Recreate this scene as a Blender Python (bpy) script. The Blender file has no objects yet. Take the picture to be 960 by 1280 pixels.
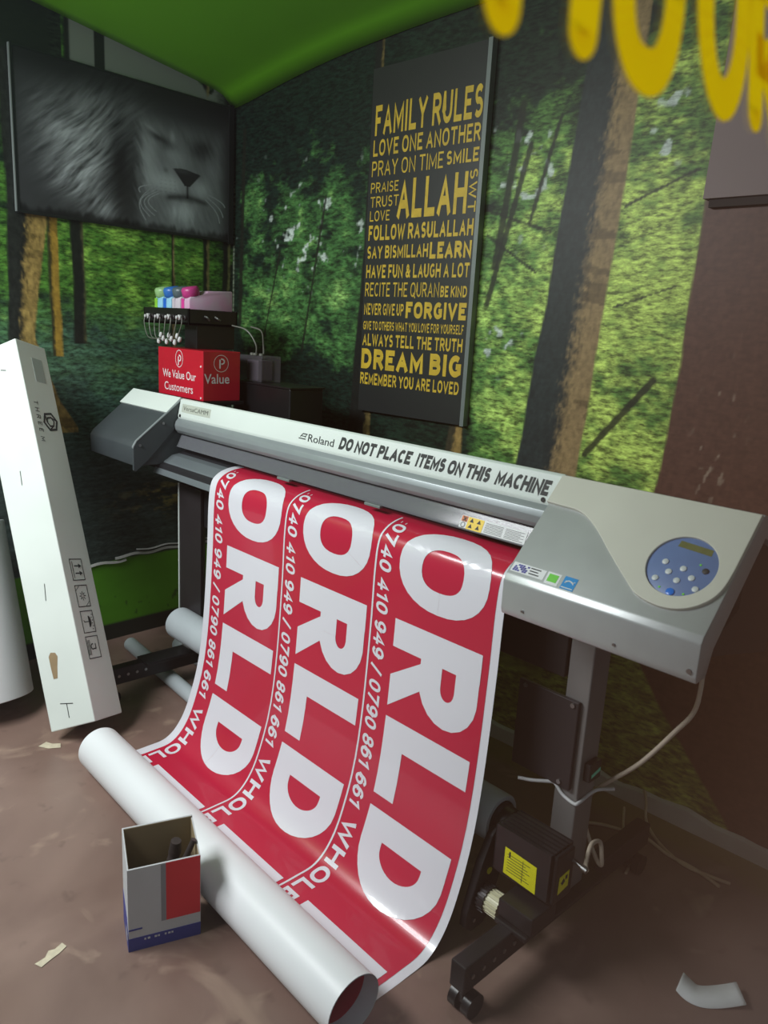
import bpy, bmesh, math, random
import numpy as np
from mathutils import Vector, Matrix

SC = bpy.context.scene
COL = SC.collection
random.seed(7)
RNG = np.random.default_rng(11)
PI = math.pi

# ------------------------------------------------------------------ camera
def make_camera():
    yaw, pitch, roll = CAM_ANG
    fw = Vector((-math.sin(yaw) * math.cos(pitch), math.cos(yaw) * math.cos(pitch), -math.sin(pitch)))
    r = Vector((math.cos(yaw), math.sin(yaw), 0))
    u = r.cross(fw)
    r2 = r * math.cos(roll) + u * math.sin(roll)
    u2 = -r * math.sin(roll) + u * math.cos(roll)
    m = Matrix((r2, u2, -fw)).transposed().to_4x4()
    m.translation = Vector(CAM_POS)
    cam = bpy.data.cameras.new('camera')
    cam.sensor_fit = 'HORIZONTAL'
    cam.sensor_width = 36.0
    cam.lens = 961.65 / 960 * 36.0
    cam.clip_start = 0.01
    cam.dof.use_dof = True
    cam.dof.focus_distance = 2.3
    cam.dof.aperture_fstop = 9.0
    o = bpy.data.objects.new('camera', cam)
    o.matrix_world = m
    COL.objects.link(o)
    SC.camera = o

CAM_ANG = (0.8046, 0.2300, 0.0563)
CAM_POS = (0.4903, -1.2176, 1.3943)
make_camera()

# ------------------------------------------------------------------ world: the dim street outside the shop window
W = bpy.data.worlds.new('street')
SC.world = W
W.use_nodes = True
nt = W.node_tree
nt.nodes.clear()
wo = nt.nodes.new('ShaderNodeOutputWorld')
bg = nt.nodes.new('ShaderNodeBackground')
tc = nt.nodes.new('ShaderNodeTexCoord')
def w_dot(v):
    d = nt.nodes.new('ShaderNodeVectorMath'); d.operation = 'DOT_PRODUCT'
    nt.links.new(tc.outputs['Generated'], d.inputs[0]); d.inputs[1].default_value = Vector(v).normalized()
    return d.outputs['Value']
def w_ramp(sock, lo, hi):
    m = nt.nodes.new('ShaderNodeMapRange'); m.interpolation_type = 'SMOOTHSTEP'
    nt.links.new(sock, m.inputs['Value']); m.inputs['From Min'].default_value = lo; m.inputs['From Max'].default_value = hi
    return m.outputs['Result']
def w_mix(f, a, b):
    m = nt.nodes.new('ShaderNodeMix'); m.data_type = 'RGBA'
    nt.links.new(f, m.inputs['Factor'])
    for s, v in ((m.inputs[6], a), (m.inputs[7], b)):
        if isinstance(v, tuple): s.default_value = (*v, 1)
        else: nt.links.new(v, s)
    return m.outputs[2]
# a brown building front across to the right, cool daylight elsewhere
c = w_mix(w_ramp(w_dot((0.45, 0.85, -0.25)), 0.62, 0.97), (0.15, 0.17, 0.19), (0.115, 0.058, 0.036))
nt.links.new(c, bg.inputs['Color'])
bg.inputs['Strength'].default_value = 0.82
nt.links.new(bg.outputs[0], wo.inputs[0])

# ------------------------------------------------------------------ room lights
def area(name, loc, size, power, col, target):
    l = bpy.data.lights.new(name, 'AREA')
    l.shape = 'RECTANGLE'; l.size, l.size_y = size
    l.energy = power; l.color = col
    o = bpy.data.objects.new(name, l); COL.objects.link(o)
    o.location = loc
    d = Vector(target) - Vector(loc)
    o.rotation_euler = d.to_track_quat('-Z', 'Y').to_euler()
    return o
area('ceiling_tube_light', (-1.72, -1.68, 2.26), (1.45, 0.55), 78, (0.95, 0.98, 1.0), (-1.5, -0.85, 0.0))

SC.view_settings.view_transform = 'Standard'
SC.view_settings.look = 'None'
SC.view_settings.gamma = 1.0
SC.view_settings.use_curve_mapping = False
SC.view_settings.exposure = 0.0

# ------------------------------------------------------------------ helpers
def lin(r, g, b):
    f = lambda v: (v / 255 / 12.92) if v <= 10.3 else ((v / 255 + 0.055) / 1.055) ** 2.4
    return (f(r), f(g), f(b))

def mat(name, col, rough=0.5, metal=0.0, var=0.0, scale=8.0, col2=None, bump=0.0, coat=0.0, alpha=None, spec=None, stretch=None):
    m = bpy.data.materials.new(name); m.use_nodes = True
    n = m.node_tree; b = n.nodes['Principled BSDF']
    b.inputs['Roughness'].default_value = rough; b.inputs['Metallic'].default_value = metal
    b.inputs['Coat Weight'].default_value = coat
    if spec is not None: b.inputs['Specular IOR Level'].default_value = spec
    b.inputs['Base Color'].default_value = (*col, 1)
    if var or col2:
        t = n.nodes.new('ShaderNodeTexCoord'); nz = n.nodes.new('ShaderNodeTexNoise')
        nz.inputs['Scale'].default_value = scale; nz.inputs['Detail'].default_value = 6
        src = t.outputs['Object']
        if stretch:
            mp = n.nodes.new('ShaderNodeMapping'); mp.inputs['Scale'].default_value = stretch
            n.links.new(src, mp.inputs[0]); src = mp.outputs[0]
        n.links.new(src, nz.inputs['Vector'])
        rp = n.nodes.new('ShaderNodeValToRGB')
        lo = col2 if col2 else tuple(max(0, x * (1 - var)) for x in col)
        hi = col if col2 else tuple(min(1, x * (1 + var)) for x in col)
        rp.color_ramp.elements[0].position = 0.35; rp.color_ramp.elements[1].position = 0.65
        rp.color_ramp.elements[0].color = (*lo, 1); rp.color_ramp.elements[1].color = (*hi, 1)
        n.links.new(nz.outputs['Fac'], rp.inputs[0]); n.links.new(rp.outputs[0], b.inputs['Base Color'])
        if bump:
            bp = n.nodes.new('ShaderNodeBump'); bp.inputs['Strength'].default_value = bump; bp.inputs['Distance'].default_value = 0.002
            n.links.new(nz.outputs['Fac'], bp.inputs['Height']); n.links.new(bp.outputs[0], b.inputs['Normal'])
    if alpha is not None: b.inputs['Alpha'].default_value = alpha
    return m

BASE = {}
def link(name, me, mats, parent=None, base=None, smooth=None):
    o = bpy.data.objects.new(name, me); COL.objects.link(o)
    for m in (mats if isinstance(mats, (list, tuple)) else [mats]): me.materials.append(m)
    if parent is not None:
        bs = BASE[parent.name]; o.parent = parent
    else:
        if base is None:
            n = len(me.vertices); a = np.empty(n * 3); me.vertices.foreach_get('co', a); a = a.reshape(-1, 3)
            base = ((a[:, 0].min() + a[:, 0].max()) / 2, (a[:, 1].min() + a[:, 1].max()) / 2, a[:, 2].min())
        bs = Vector(base); o.location = bs
    me.transform(Matrix.Translation(-Vector(bs)))
    BASE[o.name] = Vector(bs)
    if smooth is not None and len(me.polygons):
        me.polygons.foreach_set('use_smooth', [True] * len(me.polygons))
        me.set_sharp_from_angle(angle=math.radians(smooth))
    me.update()
    return o

def obj(name, bm, mats, parent=None, base=None, smooth=None, recalc=True):
    if recalc: bmesh.ops.recalc_face_normals(bm, faces=bm.faces[:])
    me = bpy.data.meshes.new(name); bm.to_mesh(me); bm.free()
    return link(name, me, mats, parent, base, smooth)

def tag(o, label, cat, group=None):
    o['label'] = label; o['category'] = cat
    if group: o['group'] = group
    return o
def thing(name, loc, label, cat, group=None):
    o = bpy.data.objects.new(name, None); COL.objects.link(o); o.location = loc
    o.empty_display_size = 0.1
    BASE[o.name] = Vector(loc)
    return tag(o, label, cat, group)
def struct(o):
    o['kind'] = 'structure'; return o

def box(bm, lo, hi, bev=0.0, seg=2, M=None):
    vs = [bm.verts.new(((lo, hi)[i][0], (lo, hi)[j][1], (lo, hi)[k][2])) for i in (0, 1) for j in (0, 1) for k in (0, 1)]
    fs = [bm.faces.new([vs[i] for i in q]) for q in ((0, 1, 3, 2), (4, 6, 7, 5), (0, 4, 5, 1), (2, 3, 7, 6), (0, 2, 6, 4), (1, 5, 7, 3))]
    if bev:
        es = list({e for f in fs for e in f.edges})
        r = bmesh.ops.bevel(bm, geom=es, offset=bev, segments=seg, affect='EDGES', profile=0.5)
        vs = list({v for f in r['faces'] for v in f.verts} | {v for v in vs if v.is_valid})
        vs = [v for v in vs if v.is_valid]
    if M is not None: bmesh.ops.transform(bm, matrix=M, verts=vs)
    return vs
def B_(*boxes, bev=0.0):
    bm = bmesh.new()
    for lo, hi in boxes: box(bm, lo, hi, bev)
    return bm
def prism(bm, prof, x0, x1, bev=0.0):
    """closed (y,z) outline extruded along x"""
    a = [bm.verts.new((x0, y, z)) for y, z in prof]; b = [bm.verts.new((x1, y, z)) for y, z in prof]
    n = len(prof); fs = [bm.faces.new(a), bm.faces.new(b[::-1])]
    for i in range(n): fs.append(bm.faces.new((a[i], b[i], b[(i + 1) % n], a[(i + 1) % n])))
    if bev:
        es = list({e for f in fs for e in f.edges})
        bmesh.ops.bevel(bm, geom=es, offset=bev, segments=2, affect='EDGES', profile=0.5)
    return bm
def P_(prof, x0, x1, bev=0.0): return prism(bmesh.new(), prof, x0, x1, bev)
def frame(d):
    d = Vector(d).normalized(); a = Vector((0, 0, 1)) if abs(d.z) < 0.9 else Vector((1, 0, 0))
    u = d.cross(a).normalized(); return u, d.cross(u).normalized()
def rings(bm, centers, radii, dirs, n=20, cap=True):
    prev = None; first = None
    u = None
    for c_, r, d in zip(centers, radii, dirs):
        d = Vector(d).normalized()
        if u is None: u, v = frame(d)
        else:
            u = (u - d * u.dot(d)).normalized(); v = d.cross(u).normalized()
        R = [bm.verts.new(Vector(c_) + (u * math.cos(2 * PI * i / n) + v * math.sin(2 * PI * i / n)) * r) for i in range(n)]
        if prev:
            for i in range(n): bm.faces.new((prev[i], prev[(i + 1) % n], R[(i + 1) % n], R[i]))
        else: first = R
        prev = R
    if cap: bm.faces.new(first[::-1]); bm.faces.new(prev)
def cyl(bm, a, b, r, r2=None, n=24, cap=True):
    d = Vector(b) - Vector(a); rings(bm, [a, b], [r, r if r2 is None else r2], [d, d], n, cap)
def lathe(bm, a, d, prof, n=28):
    """prof: (distance along d, radius)"""
    d = Vector(d).normalized(); rings(bm, [Vector(a) + d * t for t, r in prof], [r for t, r in prof], [d] * len(prof), n)
def catmull(pts, k=8):
    P = [Vector(p) for p in pts]; P = [P[0] * 2 - P[1]] + P + [P[-1] * 2 - P[-2]]; out = []
    for i in range(1, len(P) - 2):
        a, b, c_, d = P[i - 1:i + 3]
        for j in range(k):
            t = j / k
            out.append(0.5 * (2 * b + (c_ - a) * t + (2 * a - 5 * b + 4 * c_ - d) * t * t + (3 * b - a - 3 * c_ + d) * t ** 3))
    out.append(P[-2]); return out
def tube(bm, pts, r, n=8, k=8):
    c_ = catmull(pts, k); ds = [(c_[min(i + 1, len(c_) - 1)] - c_[max(i - 1, 0)]) for i in range(len(c_))]
    rings(bm, c_, [r] * len(c_), ds, n)
def poly(bm, pts, h, M):
    """flat outline (a,b) lifted to thickness h, placed by matrix M (local a,b,normal)"""
    a = [bm.verts.new(M @ Vector((x, y, 0))) for x, y in pts]; b = [bm.verts.new(M @ Vector((x, y, h))) for x, y in pts]
    n = len(pts)
    bm.faces.new(b); bm.faces.new(a[::-1])
    for i in range(n): bm.faces.new((a[i], a[(i + 1) % n], b[(i + 1) % n], b[i]))
def plane_m(o, a, b):
    a = Vector(a).normalized(); b = Vector(b).normalized(); n = a.cross(b)
    m = Matrix((a, b, n)).transposed().to_4x4(); m.translation = Vector(o); return m
def rect(x0, y0, x1, y1): return [(x0, y0), (x1, y0), (x1, y1), (x0, y1)]
def circ(cx, cy, r, n=32, r2=None): return [(cx + r * math.cos(2 * PI * i / n), cy + (r2 or r) * math.sin(2 * PI * i / n)) for i in range(n)]

# ------------------------------------------------------------------ a drawn bold sans alphabet (centre lines in a unit box)
def arc(cx, cy, rx, ry, a0, a1, n=10):
    return [(cx + rx * math.cos(math.radians(a0 + (a1 - a0) * i / n)), cy + ry * math.sin(math.radians(a0 + (a1 - a0) * i / n))) for i in range(n + 1)]
def sup(e=2.4, n=32):
    o = []
    for i in range(n):
        t = 2 * PI * i / n; c_, s_ = math.cos(t), math.sin(t)
        o.append((0.5 + 0.5 * math.copysign(abs(c_) ** (2 / e), c_), 0.5 + 0.5 * math.copysign(abs(s_) ** (2 / e), s_)))
    return o
CL = 'closed'
S_ = arc(.5, .74, .46, .26, 35, 270)[:-1] + arc(.5, .26, .5, .26, 90, -145)
GL = {
 'A': (.72, [[(0, 0), (.5, 1), (1, 0)], [(.2, .32), (.8, .32)]]),
 'B': (.62, [[(0, 0), (0, 1), (.55, 1)] + arc(.55, .77, .38, .23, 85, -90) + [(0, .54)], [(.55, .54)] + arc(.58, .27, .42, .27, 90, -90) + [(0, 0)]]),
 'C': (.64, [arc(.55, .5, .55, .5, 50, 310, 18)]),
 'D': (.7, [[(0, 0), (0, 1), (.45, 1)] + arc(.45, .5, .55, .5, 85, -85, 14) + [(.45, 0), (0, 0), (0, .1)]]),
 'E': (.54, [[(1, 1), (0, 1), (0, 0), (1, 0)], [(0, .52), (.92, .52)]]),
 'F': (.52, [[(1, 1), (0, 1), (0, 0)], [(0, .5), (.9, .5)]]),
 'G': (.68, [arc(.55, .5, .55, .5, 50, 300, 18) + [(1, .14), (1, .48), (.6, .48)]]),
 'H': (.68, [[(0, 0), (0, 1)], [(1, 0), (1, 1)], [(0, .52), (1, .52)]]),
 'I': (.0, [[(.5, 0), (.5, 1)]]),
 'J': (.4, [[(1, 1), (1, .3)] + arc(.5, .3, .5, .3, 0, -150)]),
 'K': (.66, [[(0, 0), (0, 1)], [(1, 1), (.08, .45)], [(.3, .6), (1, 0)]]),
 'L': (.54, [[(0, 1), (0, 0), (1, 0)]]),
 'M': (.84, [[(0, 0), (0, 1), (.5, .2), (1, 1), (1, 0)]]),
 'N': (.7, [[(0, 0), (0, 1), (1, 0), (1, 1)]]),
 'O': (.76, [sup(2.3) + [CL]]),
 'P': (.6, [[(0, 0), (0, 1), (.55, 1)] + arc(.55, .73, .45, .27, 85, -90) + [(0, .46)]]),
 'Q': (.76, [sup(2.3) + [CL], [(.6, .25), (1, -.12)]]),
 'R': (.64, [[(0, 0), (0, 1), (.55, 1)] + arc(.55, .74, .42, .26, 85, -90) + [(0, .48)], [(.5, .48), (1, 0)]]),
 'S': (.56, [S_]),
 'T': (.64, [[(0, 1), (1, 1)], [(.5, 1), (.5, 0)]]),
 'U': (.66, [[(0, 1), (0, .38)] + arc(.5, .38, .5, .38, 180, 360, 14) + [(1, 1)]]),
 'V': (.7, [[(0, 1), (.5, 0), (1, 1)]]),
 'W': (1.04, [[(0, 1), (.25, 0), (.5, .95), (.75, 0), (1, 1)]]),
 'Y': (.68, [[(0, 1), (.5, .45), (1, 1)], [(.5, .45), (.5, 0)]]),
 '0': (.52, [sup(2.3) + [CL]]),
 '1': (.3, [[(0, .78), (.75, 1), (.75, 0)]]),
 '4': (.56, [[(.72, 0), (.72, 1), (0, .3), (1, .3)]]),
 '6': (.52, [[(.88, .86)] + arc(.5, .6, .5, .4, 60, 180) + [(0, .32)] + arc(.5, .32, .5, .32, 180, 540, 18)]),
 '7': (.52, [[(0, 1), (1, 1), (.35, 0)]]),
 '8': (.52, [[(.5 + .44 * math.cos(t * PI / 8), .75 + .25 * math.sin(t * PI / 8)) for t in range(16)] + [CL], [(.5 + .5 * math.cos(t * PI / 8), .26 + .26 * math.sin(t * PI / 8)) for t in range(16)] + [CL]]),
 '9': (.52, [[(.12, .14)] + arc(.5, .4, .5, .4, 240, 360) + [(1, .68)] + arc(.5, .68, .5, .32, 0, -360, 18)]),
 '/': (.34, [[(0, 0), (1, 1)]]),
 ':': (.0, [[(.5, .02), (.5, .1)], [(.5, .52), (.5, .6)]]),
 '&': (.68, [[(1, 0), (.2, .7)] + arc(.42, .78, .25, .22, 200, -30, 10) + [(.1, .35)] + arc(.38, .22, .38, .22, 160, 350, 10) + [(1, .5)]]),
}
def ribbon(pts, t, closed):
    P = [np.array(p, float) for p in pts]
    n = len(P)
    Q = []
    L = []
    for i in range(n):
        a = P[(i - 1) % n] if (closed or i > 0) else None
        b = P[(i + 1) % n] if (closed or i < n - 1) else None
        d1 = (P[i] - a) if a is not None else None
        d2 = (b - P[i]) if b is not None else None
        if d1 is None: d1 = d2
        if d2 is None: d2 = d1
        d1 = d1 / (np.linalg.norm(d1) + 1e-12); d2 = d2 / (np.linalg.norm(d2) + 1e-12)
        n1 = np.array((-d1[1], d1[0])); n2 = np.array((-d2[1], d2[0]))
        m = n1 + n2; k = m @ m
        if k < 0.25:
            L.append((P[i] + n1 * t / 2, P[i] - n1 * t / 2)); L.append((P[i] + n2 * t / 2, P[i] - n2 * t / 2)); continue
        m = m * 2 / k; lm = np.linalg.norm(m)
        m = m * min(1, 1.9 / lm)
        L.append((P[i] + m * t / 2, P[i] - m * t / 2))
    k = len(L)
    for i in range(k if closed else k - 1):
        a, b = L[i], L[(i + 1) % k]
        Q.append([a[0], a[1], b[1], b[0]])
    return Q
def text_quads(s, width, h, t, slant=0.0, gap=0.2, th=None):
    """list of 2D quads; text fills [0,width] x [0,h], stroke t"""
    nat = []; x = 0.0; tr = t / h
    for ch in s:
        if ch == ' ': x += 0.36; continue
        w = GL[ch][0]; nat.append((ch, x, w)); x += w + gap + tr
    tot = x - gap
    k = width / (tot * h)
    Q = []
    for ch, x0, w in nat:
        for st in GL[ch][1]:
            closed = st[-1] == CL; st = st[:-1] if closed else list(st)
            pts = [(x0 * h + t / 2 + px * w * h, t / 2 + py * (h - t)) for px, py in st]
            if not closed:
                for e, f in ((0, 1), (-1, -2)):
                    a = np.array(pts[e]); b = np.array(pts[f]); d = a - b; d /= np.linalg.norm(d) + 1e-9
                    on = [abs(st[e][0]) < 1e-6, abs(st[e][0] - 1) < 1e-6, abs(st[e][1]) < 1e-6, abs(st[e][1] - 1) < 1e-6]
                    if any(on):
                        ext = t / 2 if abs(d[0]) < 0.05 or abs(d[1]) < 0.05 else t * 0.45
                        pts[e] = tuple(a + d * ext)
            for q in ribbon(pts, t, closed):
                Q.append([(p[0] * k + slant * p[1], min(max(p[1], -0.12 * h), h * 1.0)) for p in q])
    return Q
def lay(bm, quads, M, off=(0, 0), lift=0.0):
    for i, q in enumerate(quads):
        vs = [bm.verts.new(M @ Vector((p[0] + off[0], p[1] + off[1], lift + 8e-6 * (i % 37)))) for p in q]
        try: bm.faces.new(vs)
        except ValueError: pass
def face_up(bm, n):
    n = Vector(n)
    bm.normal_update()
    for f in bm.faces:
        if f.normal.dot(n) < 0: f.normal_flip()
def font_mesh(bm, s, M, x, y, h, width=None, bold=0.0, lift=0.0, lc=False):
    """lower-case writing with the built-in typeface"""
    cu = bpy.data.curves.new('w', 'FONT'); cu.body = s; cu.offset = bold; cu.resolution_u = 3
    o = bpy.data.objects.new('w', cu)
    me = bpy.data.meshes.new_from_object(o)
    a = np.array([v.co[:2] for v in me.vertices]); mn, mx = a.min(0), a.max(0)
    k = h / 0.69; kx = (width / (mx[0] - mn[0])) if width else k
    vs = [bm.verts.new(M @ Vector((x + (p[0] - mn[0]) * kx, y + p[1] * k, lift))) for p in a]
    for f in me.polygons:
        try: bm.faces.new([vs[i] for i in f.vertices])
        except ValueError: pass
    bpy.data.objects.remove(o); bpy.data.curves.remove(cu); bpy.data.meshes.remove(me)

# ------------------------------------------------------------------ value noise for the printed pictures
def vnoise(x, y, seed):
    g = np.random.default_rng(seed).random((257, 257))
    xi = np.floor(x).astype(int); yi = np.floor(y).astype(int); fx = x - xi; fy = y - yi
    fx = fx * fx * (3 - 2 * fx); fy = fy * fy * (3 - 2 * fy)
    a = g[xi % 257, yi % 257]; b = g[(xi + 1) % 257, yi % 257]; c_ = g[xi % 257, (yi + 1) % 257]; d = g[(xi + 1) % 257, (yi + 1) % 257]
    return (a * (1 - fx) + b * fx) * (1 - fy) + (c_ * (1 - fx) + d * fx) * fy
def fbm(x, y, seed, o=4):
    s = 0; a = 0.5; n = 0
    for i in range(o):
        s = s + a * vnoise(x * 2 ** i + 31.7 * i, y * 2 ** i + 17.3 * i, seed + i); n += a; a *= 0.55
    return s / n
def ss(x, a, b):
    t = np.clip((x - a) / (b - a), 0, 1); return t * t * (3 - 2 * t)
def grid_mesh(name, nu, nv, posf, colf):
    U, V = np.meshgrid(np.linspace(0, 1, nu), np.linspace(0, 1, nv), indexing='ij')
    co = posf(U.ravel(), V.ravel()); idx = np.arange(nu * nv).reshape(nu, nv)
    q = np.stack([idx[:-1, :-1], idx[1:, :-1], idx[1:, 1:], idx[:-1, 1:]], -1).reshape(-1, 4)
    me = bpy.data.meshes.new(name)
    me.vertices.add(len(co)); me.vertices.foreach_set('co', co.astype(np.float32).ravel())
    me.loops.add(q.size); me.loops.foreach_set('vertex_index', q.ravel().astype(np.int32))
    me.polygons.add(len(q)); me.polygons.foreach_set('loop_start', np.arange(0, q.size, 4, dtype=np.int32))
    me.update(calc_edges=True)
    at = me.color_attributes.new('print', 'FLOAT_COLOR', 'POINT')
    at.data.foreach_set('color', colf(U.ravel(), V.ravel()).astype(np.float32).ravel())
    return me

# ------------------------------------------------------------------ materials
M = {}
M['white'] = mat('white_vinyl_back', (0.80, 0.82, 0.84), 0.42, var=0.02, scale=3)
M['print_white'] = mat('white_vinyl', (0.76, 0.76, 0.82), 0.28, coat=0.3)
M['red'] = mat('red_print', lin(194, 36, 66), 0.26, coat=0.35, var=0.04, scale=2)
M['cream'] = mat('cream_plastic', lin(205, 205, 192), 0.5, var=0.03, scale=6)
M['railwhite'] = mat('white_metal', lin(222, 232, 226), 0.5, var=0.02, scale=4)
M['silver'] = mat('silver_paint', lin(178, 182, 182), 0.34, 0.35, var=0.03, scale=20)
M['silver2'] = mat('grey_band', lin(150, 158, 160), 0.36, 0.25, var=0.03, scale=20)
M['apron'] = mat('grey_apron', lin(118, 126, 130), 0.4, 0.2, var=0.03, scale=12)
M['cover_grey'] = mat('dark_grey_cover', lin(66, 73, 76), 0.5, 0.1, var=0.04, scale=9)
M['smoke'] = mat('smoked_window', lin(120, 122, 128), 0.15, alpha=0.55)
M['body'] = mat('charcoal_body', lin(38, 38, 42), 0.5, var=0.06, scale=10)
M['black'] = mat('black_metal', lin(30, 29, 31), 0.42, 0.1, var=0.1, scale=25)
M['black2'] = mat('black_plastic', lin(20, 20, 22), 0.35, var=0.1, scale=15)
M['plate'] = mat('dark_plate', lin(48, 44, 46), 0.45, 0.2, var=0.05, scale=9)
M['leg'] = mat('grey_leg', lin(128, 126, 124), 0.45, 0.3, var=0.04, scale=14)
M['tube'] = mat('grey_tube', lin(178, 186, 190), 0.5, var=0.04, scale=8)
M['ink'] = mat('dark_lettering', lin(45, 50, 50), 0.6, var=0.1, scale=60)
M['panelblue'] = mat('blue_panel', lin(104, 128, 174), 0.35, var=0.04, scale=30)
M['button'] = mat('white_button', lin(205, 212, 212), 0.4, var=0.02, scale=50)
M['lcd'] = mat('olive_display', lin(110, 112, 72), 0.3, var=0.06, scale=60)
M['yellow'] = mat('yellow_label', lin(228, 222, 30), 0.5, var=0.03, scale=30)
M['amber'] = mat('amber_label', lin(240, 205, 60), 0.5, var=0.03, scale=30)
M['orange'] = mat('orange_label', lin(205, 110, 50), 0.5, var=0.03, scale=30)
M['label'] = mat('white_label', lin(225, 228, 228), 0.5, var=0.03, scale=30)
M['green'] = mat('green_sticker', lin(110, 205, 70), 0.5, var=0.03, scale=30)
M['led'] = mat('green_led', lin(120, 220, 80), 0.4, var=0.03, scale=30)
M['sky'] = mat('blue_sticker', lin(35, 140, 205), 0.4, var=0.05, scale=30)
M['violet'] = mat('violet_print', lin(70, 70, 150), 0.5, var=0.2, scale=80)
M['bluebtn'] = mat('blue_button', lin(40, 120, 220), 0.25, var=0.05, scale=40)
M['steel'] = mat('steel_screw', lin(150, 150, 150), 0.3, 0.9, var=0.05, scale=60)
M['carton'] = mat('white_carton', lin(222, 230, 224), 0.7, var=0.03, scale=5, bump=0.1)
M['kraft'] = mat('kraft_board', lin(150, 128, 96), 0.8, var=0.06, scale=25)
M['kraft_in'] = mat('kraft_inside', lin(150, 132, 100), 0.8, var=0.04, scale=18)
M['boxred'] = mat('red_panel', lin(218, 50, 58), 0.55, var=0.03, scale=12)
M['boxgrey'] = mat('grey_stripe', lin(140, 140, 145), 0.6, var=0.03, scale=12)
M['boxblue'] = mat('blue_panel_print', lin(62, 66, 140), 0.6, var=0.05, scale=12)
M['boxwhite'] = mat('pale_carton', lin(196, 198, 200), 0.65, var=0.03, scale=10)
M['redbox'] = mat('red_box', lin(196, 24, 48), 0.3, coat=0.3, var=0.04, scale=8)
M['tank'] = mat('translucent_tank', lin(205, 195, 205), 0.4, var=0.04, scale=12)
M['pinktank'] = mat('pink_tank', lin(214, 160, 196), 0.4, var=0.1, scale=9, col2=lin(200, 188, 202))
M['cap_green'] = mat('green_cap', lin(150, 190, 130), 0.3, var=0.1, scale=30)
M['cap_blue'] = mat('blue_cap', lin(50, 110, 190), 0.3, var=0.1, scale=30)
M['cap_grey'] = mat('grey_cap', lin(85, 100, 105), 0.3, var=0.1, scale=30)
M['cap_pink'] = mat('pink_cap', lin(190, 60, 130), 0.3, var=0.1, scale=30)
M['inkgreen'] = mat('green_ink', lin(150, 215, 70), 0.4, var=0.1, scale=30)
M['inkblue'] = mat('blue_ink', lin(40, 110, 220), 0.4, var=0.1, scale=30)
M['inkcyan'] = mat('cyan_ink', lin(150, 205, 230), 0.4, var=0.1, scale=30)
M['inkpink'] = mat('magenta_ink', lin(225, 70, 160), 0.4, var=0.1, scale=30)
M['hose'] = mat('clear_hose', lin(112, 112, 104), 0.4, var=0.1, scale=30)
M['clear'] = mat('clear_plastic', lin(105, 100, 105), 0.15, alpha=0.35)
M['gold'] = mat('gold_lettering', lin(212, 178, 52), 0.45, var=0.12, scale=30)
M['signboard'] = mat('black_board', lin(36, 40, 40), 0.4, var=0.06, scale=5)
M['trim'] = mat('grey_edge', lin(120, 128, 126), 0.45, 0.2, var=0.05, scale=14)
M['darkframe'] = mat('dark_frame', lin(22, 27, 27), 0.4, var=0.05, scale=14)
M['board'] = mat('mauve_brown_board', lin(142, 124, 124), 0.6, var=0.04, scale=3)
M['boardedge'] = mat('board_edge', lin(40, 30, 28), 0.7, var=0.05, scale=8)
M['glassyellow'] = mat('yellow_letter', lin(250, 214, 20), 0.5, var=0.03, scale=20)
def see_through_film(m, w, col):
    n = m.node_tree; b = n.nodes['Principled BSDF']; o = n.nodes['Material Output']
    t = n.nodes.new('ShaderNodeBsdfTranslucent'); t.inputs['Color'].default_value = (*col, 1)
    x = n.nodes.new('ShaderNodeMixShader'); x.inputs[0].default_value = w
    n.links.new(b.outputs[0], x.inputs[1]); n.links.new(t.outputs[0], x.inputs[2]); n.links.new(x.outputs[0], o.inputs['Surface'])
see_through_film(M['glassyellow'], .72, lin(255, 238, 45))
M['cable'] = mat('cream_cable', lin(196, 182, 164), 0.55, var=0.05, scale=30)
M['cable2'] = mat('tan_wire', lin(198, 176, 148), 0.6, var=0.08, scale=30)
M['tie'] = mat('white_tie', lin(205, 205, 205), 0.5, var=0.03, scale=30)
M['paper'] = mat('white_paper', lin(240, 244, 244), 0.7, var=0.03, scale=30)
M['scrap'] = mat('torn_tape', lin(205, 195, 170), 0.8, var=0.1, scale=60)
M['greenpaint'] = mat('green_ceiling_paint', lin(104, 178, 14), 0.6, var=0.05, scale=1.5)
M['gearcream'] = mat('cream_gear', lin(212, 208, 176), 0.4, var=0.05, scale=30)
M['tool'] = mat('dark_tool_handle', lin(60, 52, 50), 0.5, var=0.1, scale=40)
M['skirt'] = mat('grey_skirting', lin(205, 198, 192), 0.6, var=0.08, scale=9)
M['teal'] = mat('teal_label', lin(110, 215, 180), 0.5, var=0.05, scale=30)
M['logo_white'] = mat('white_print', lin(236, 226, 228), 0.5, var=0.02, scale=30)

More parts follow.
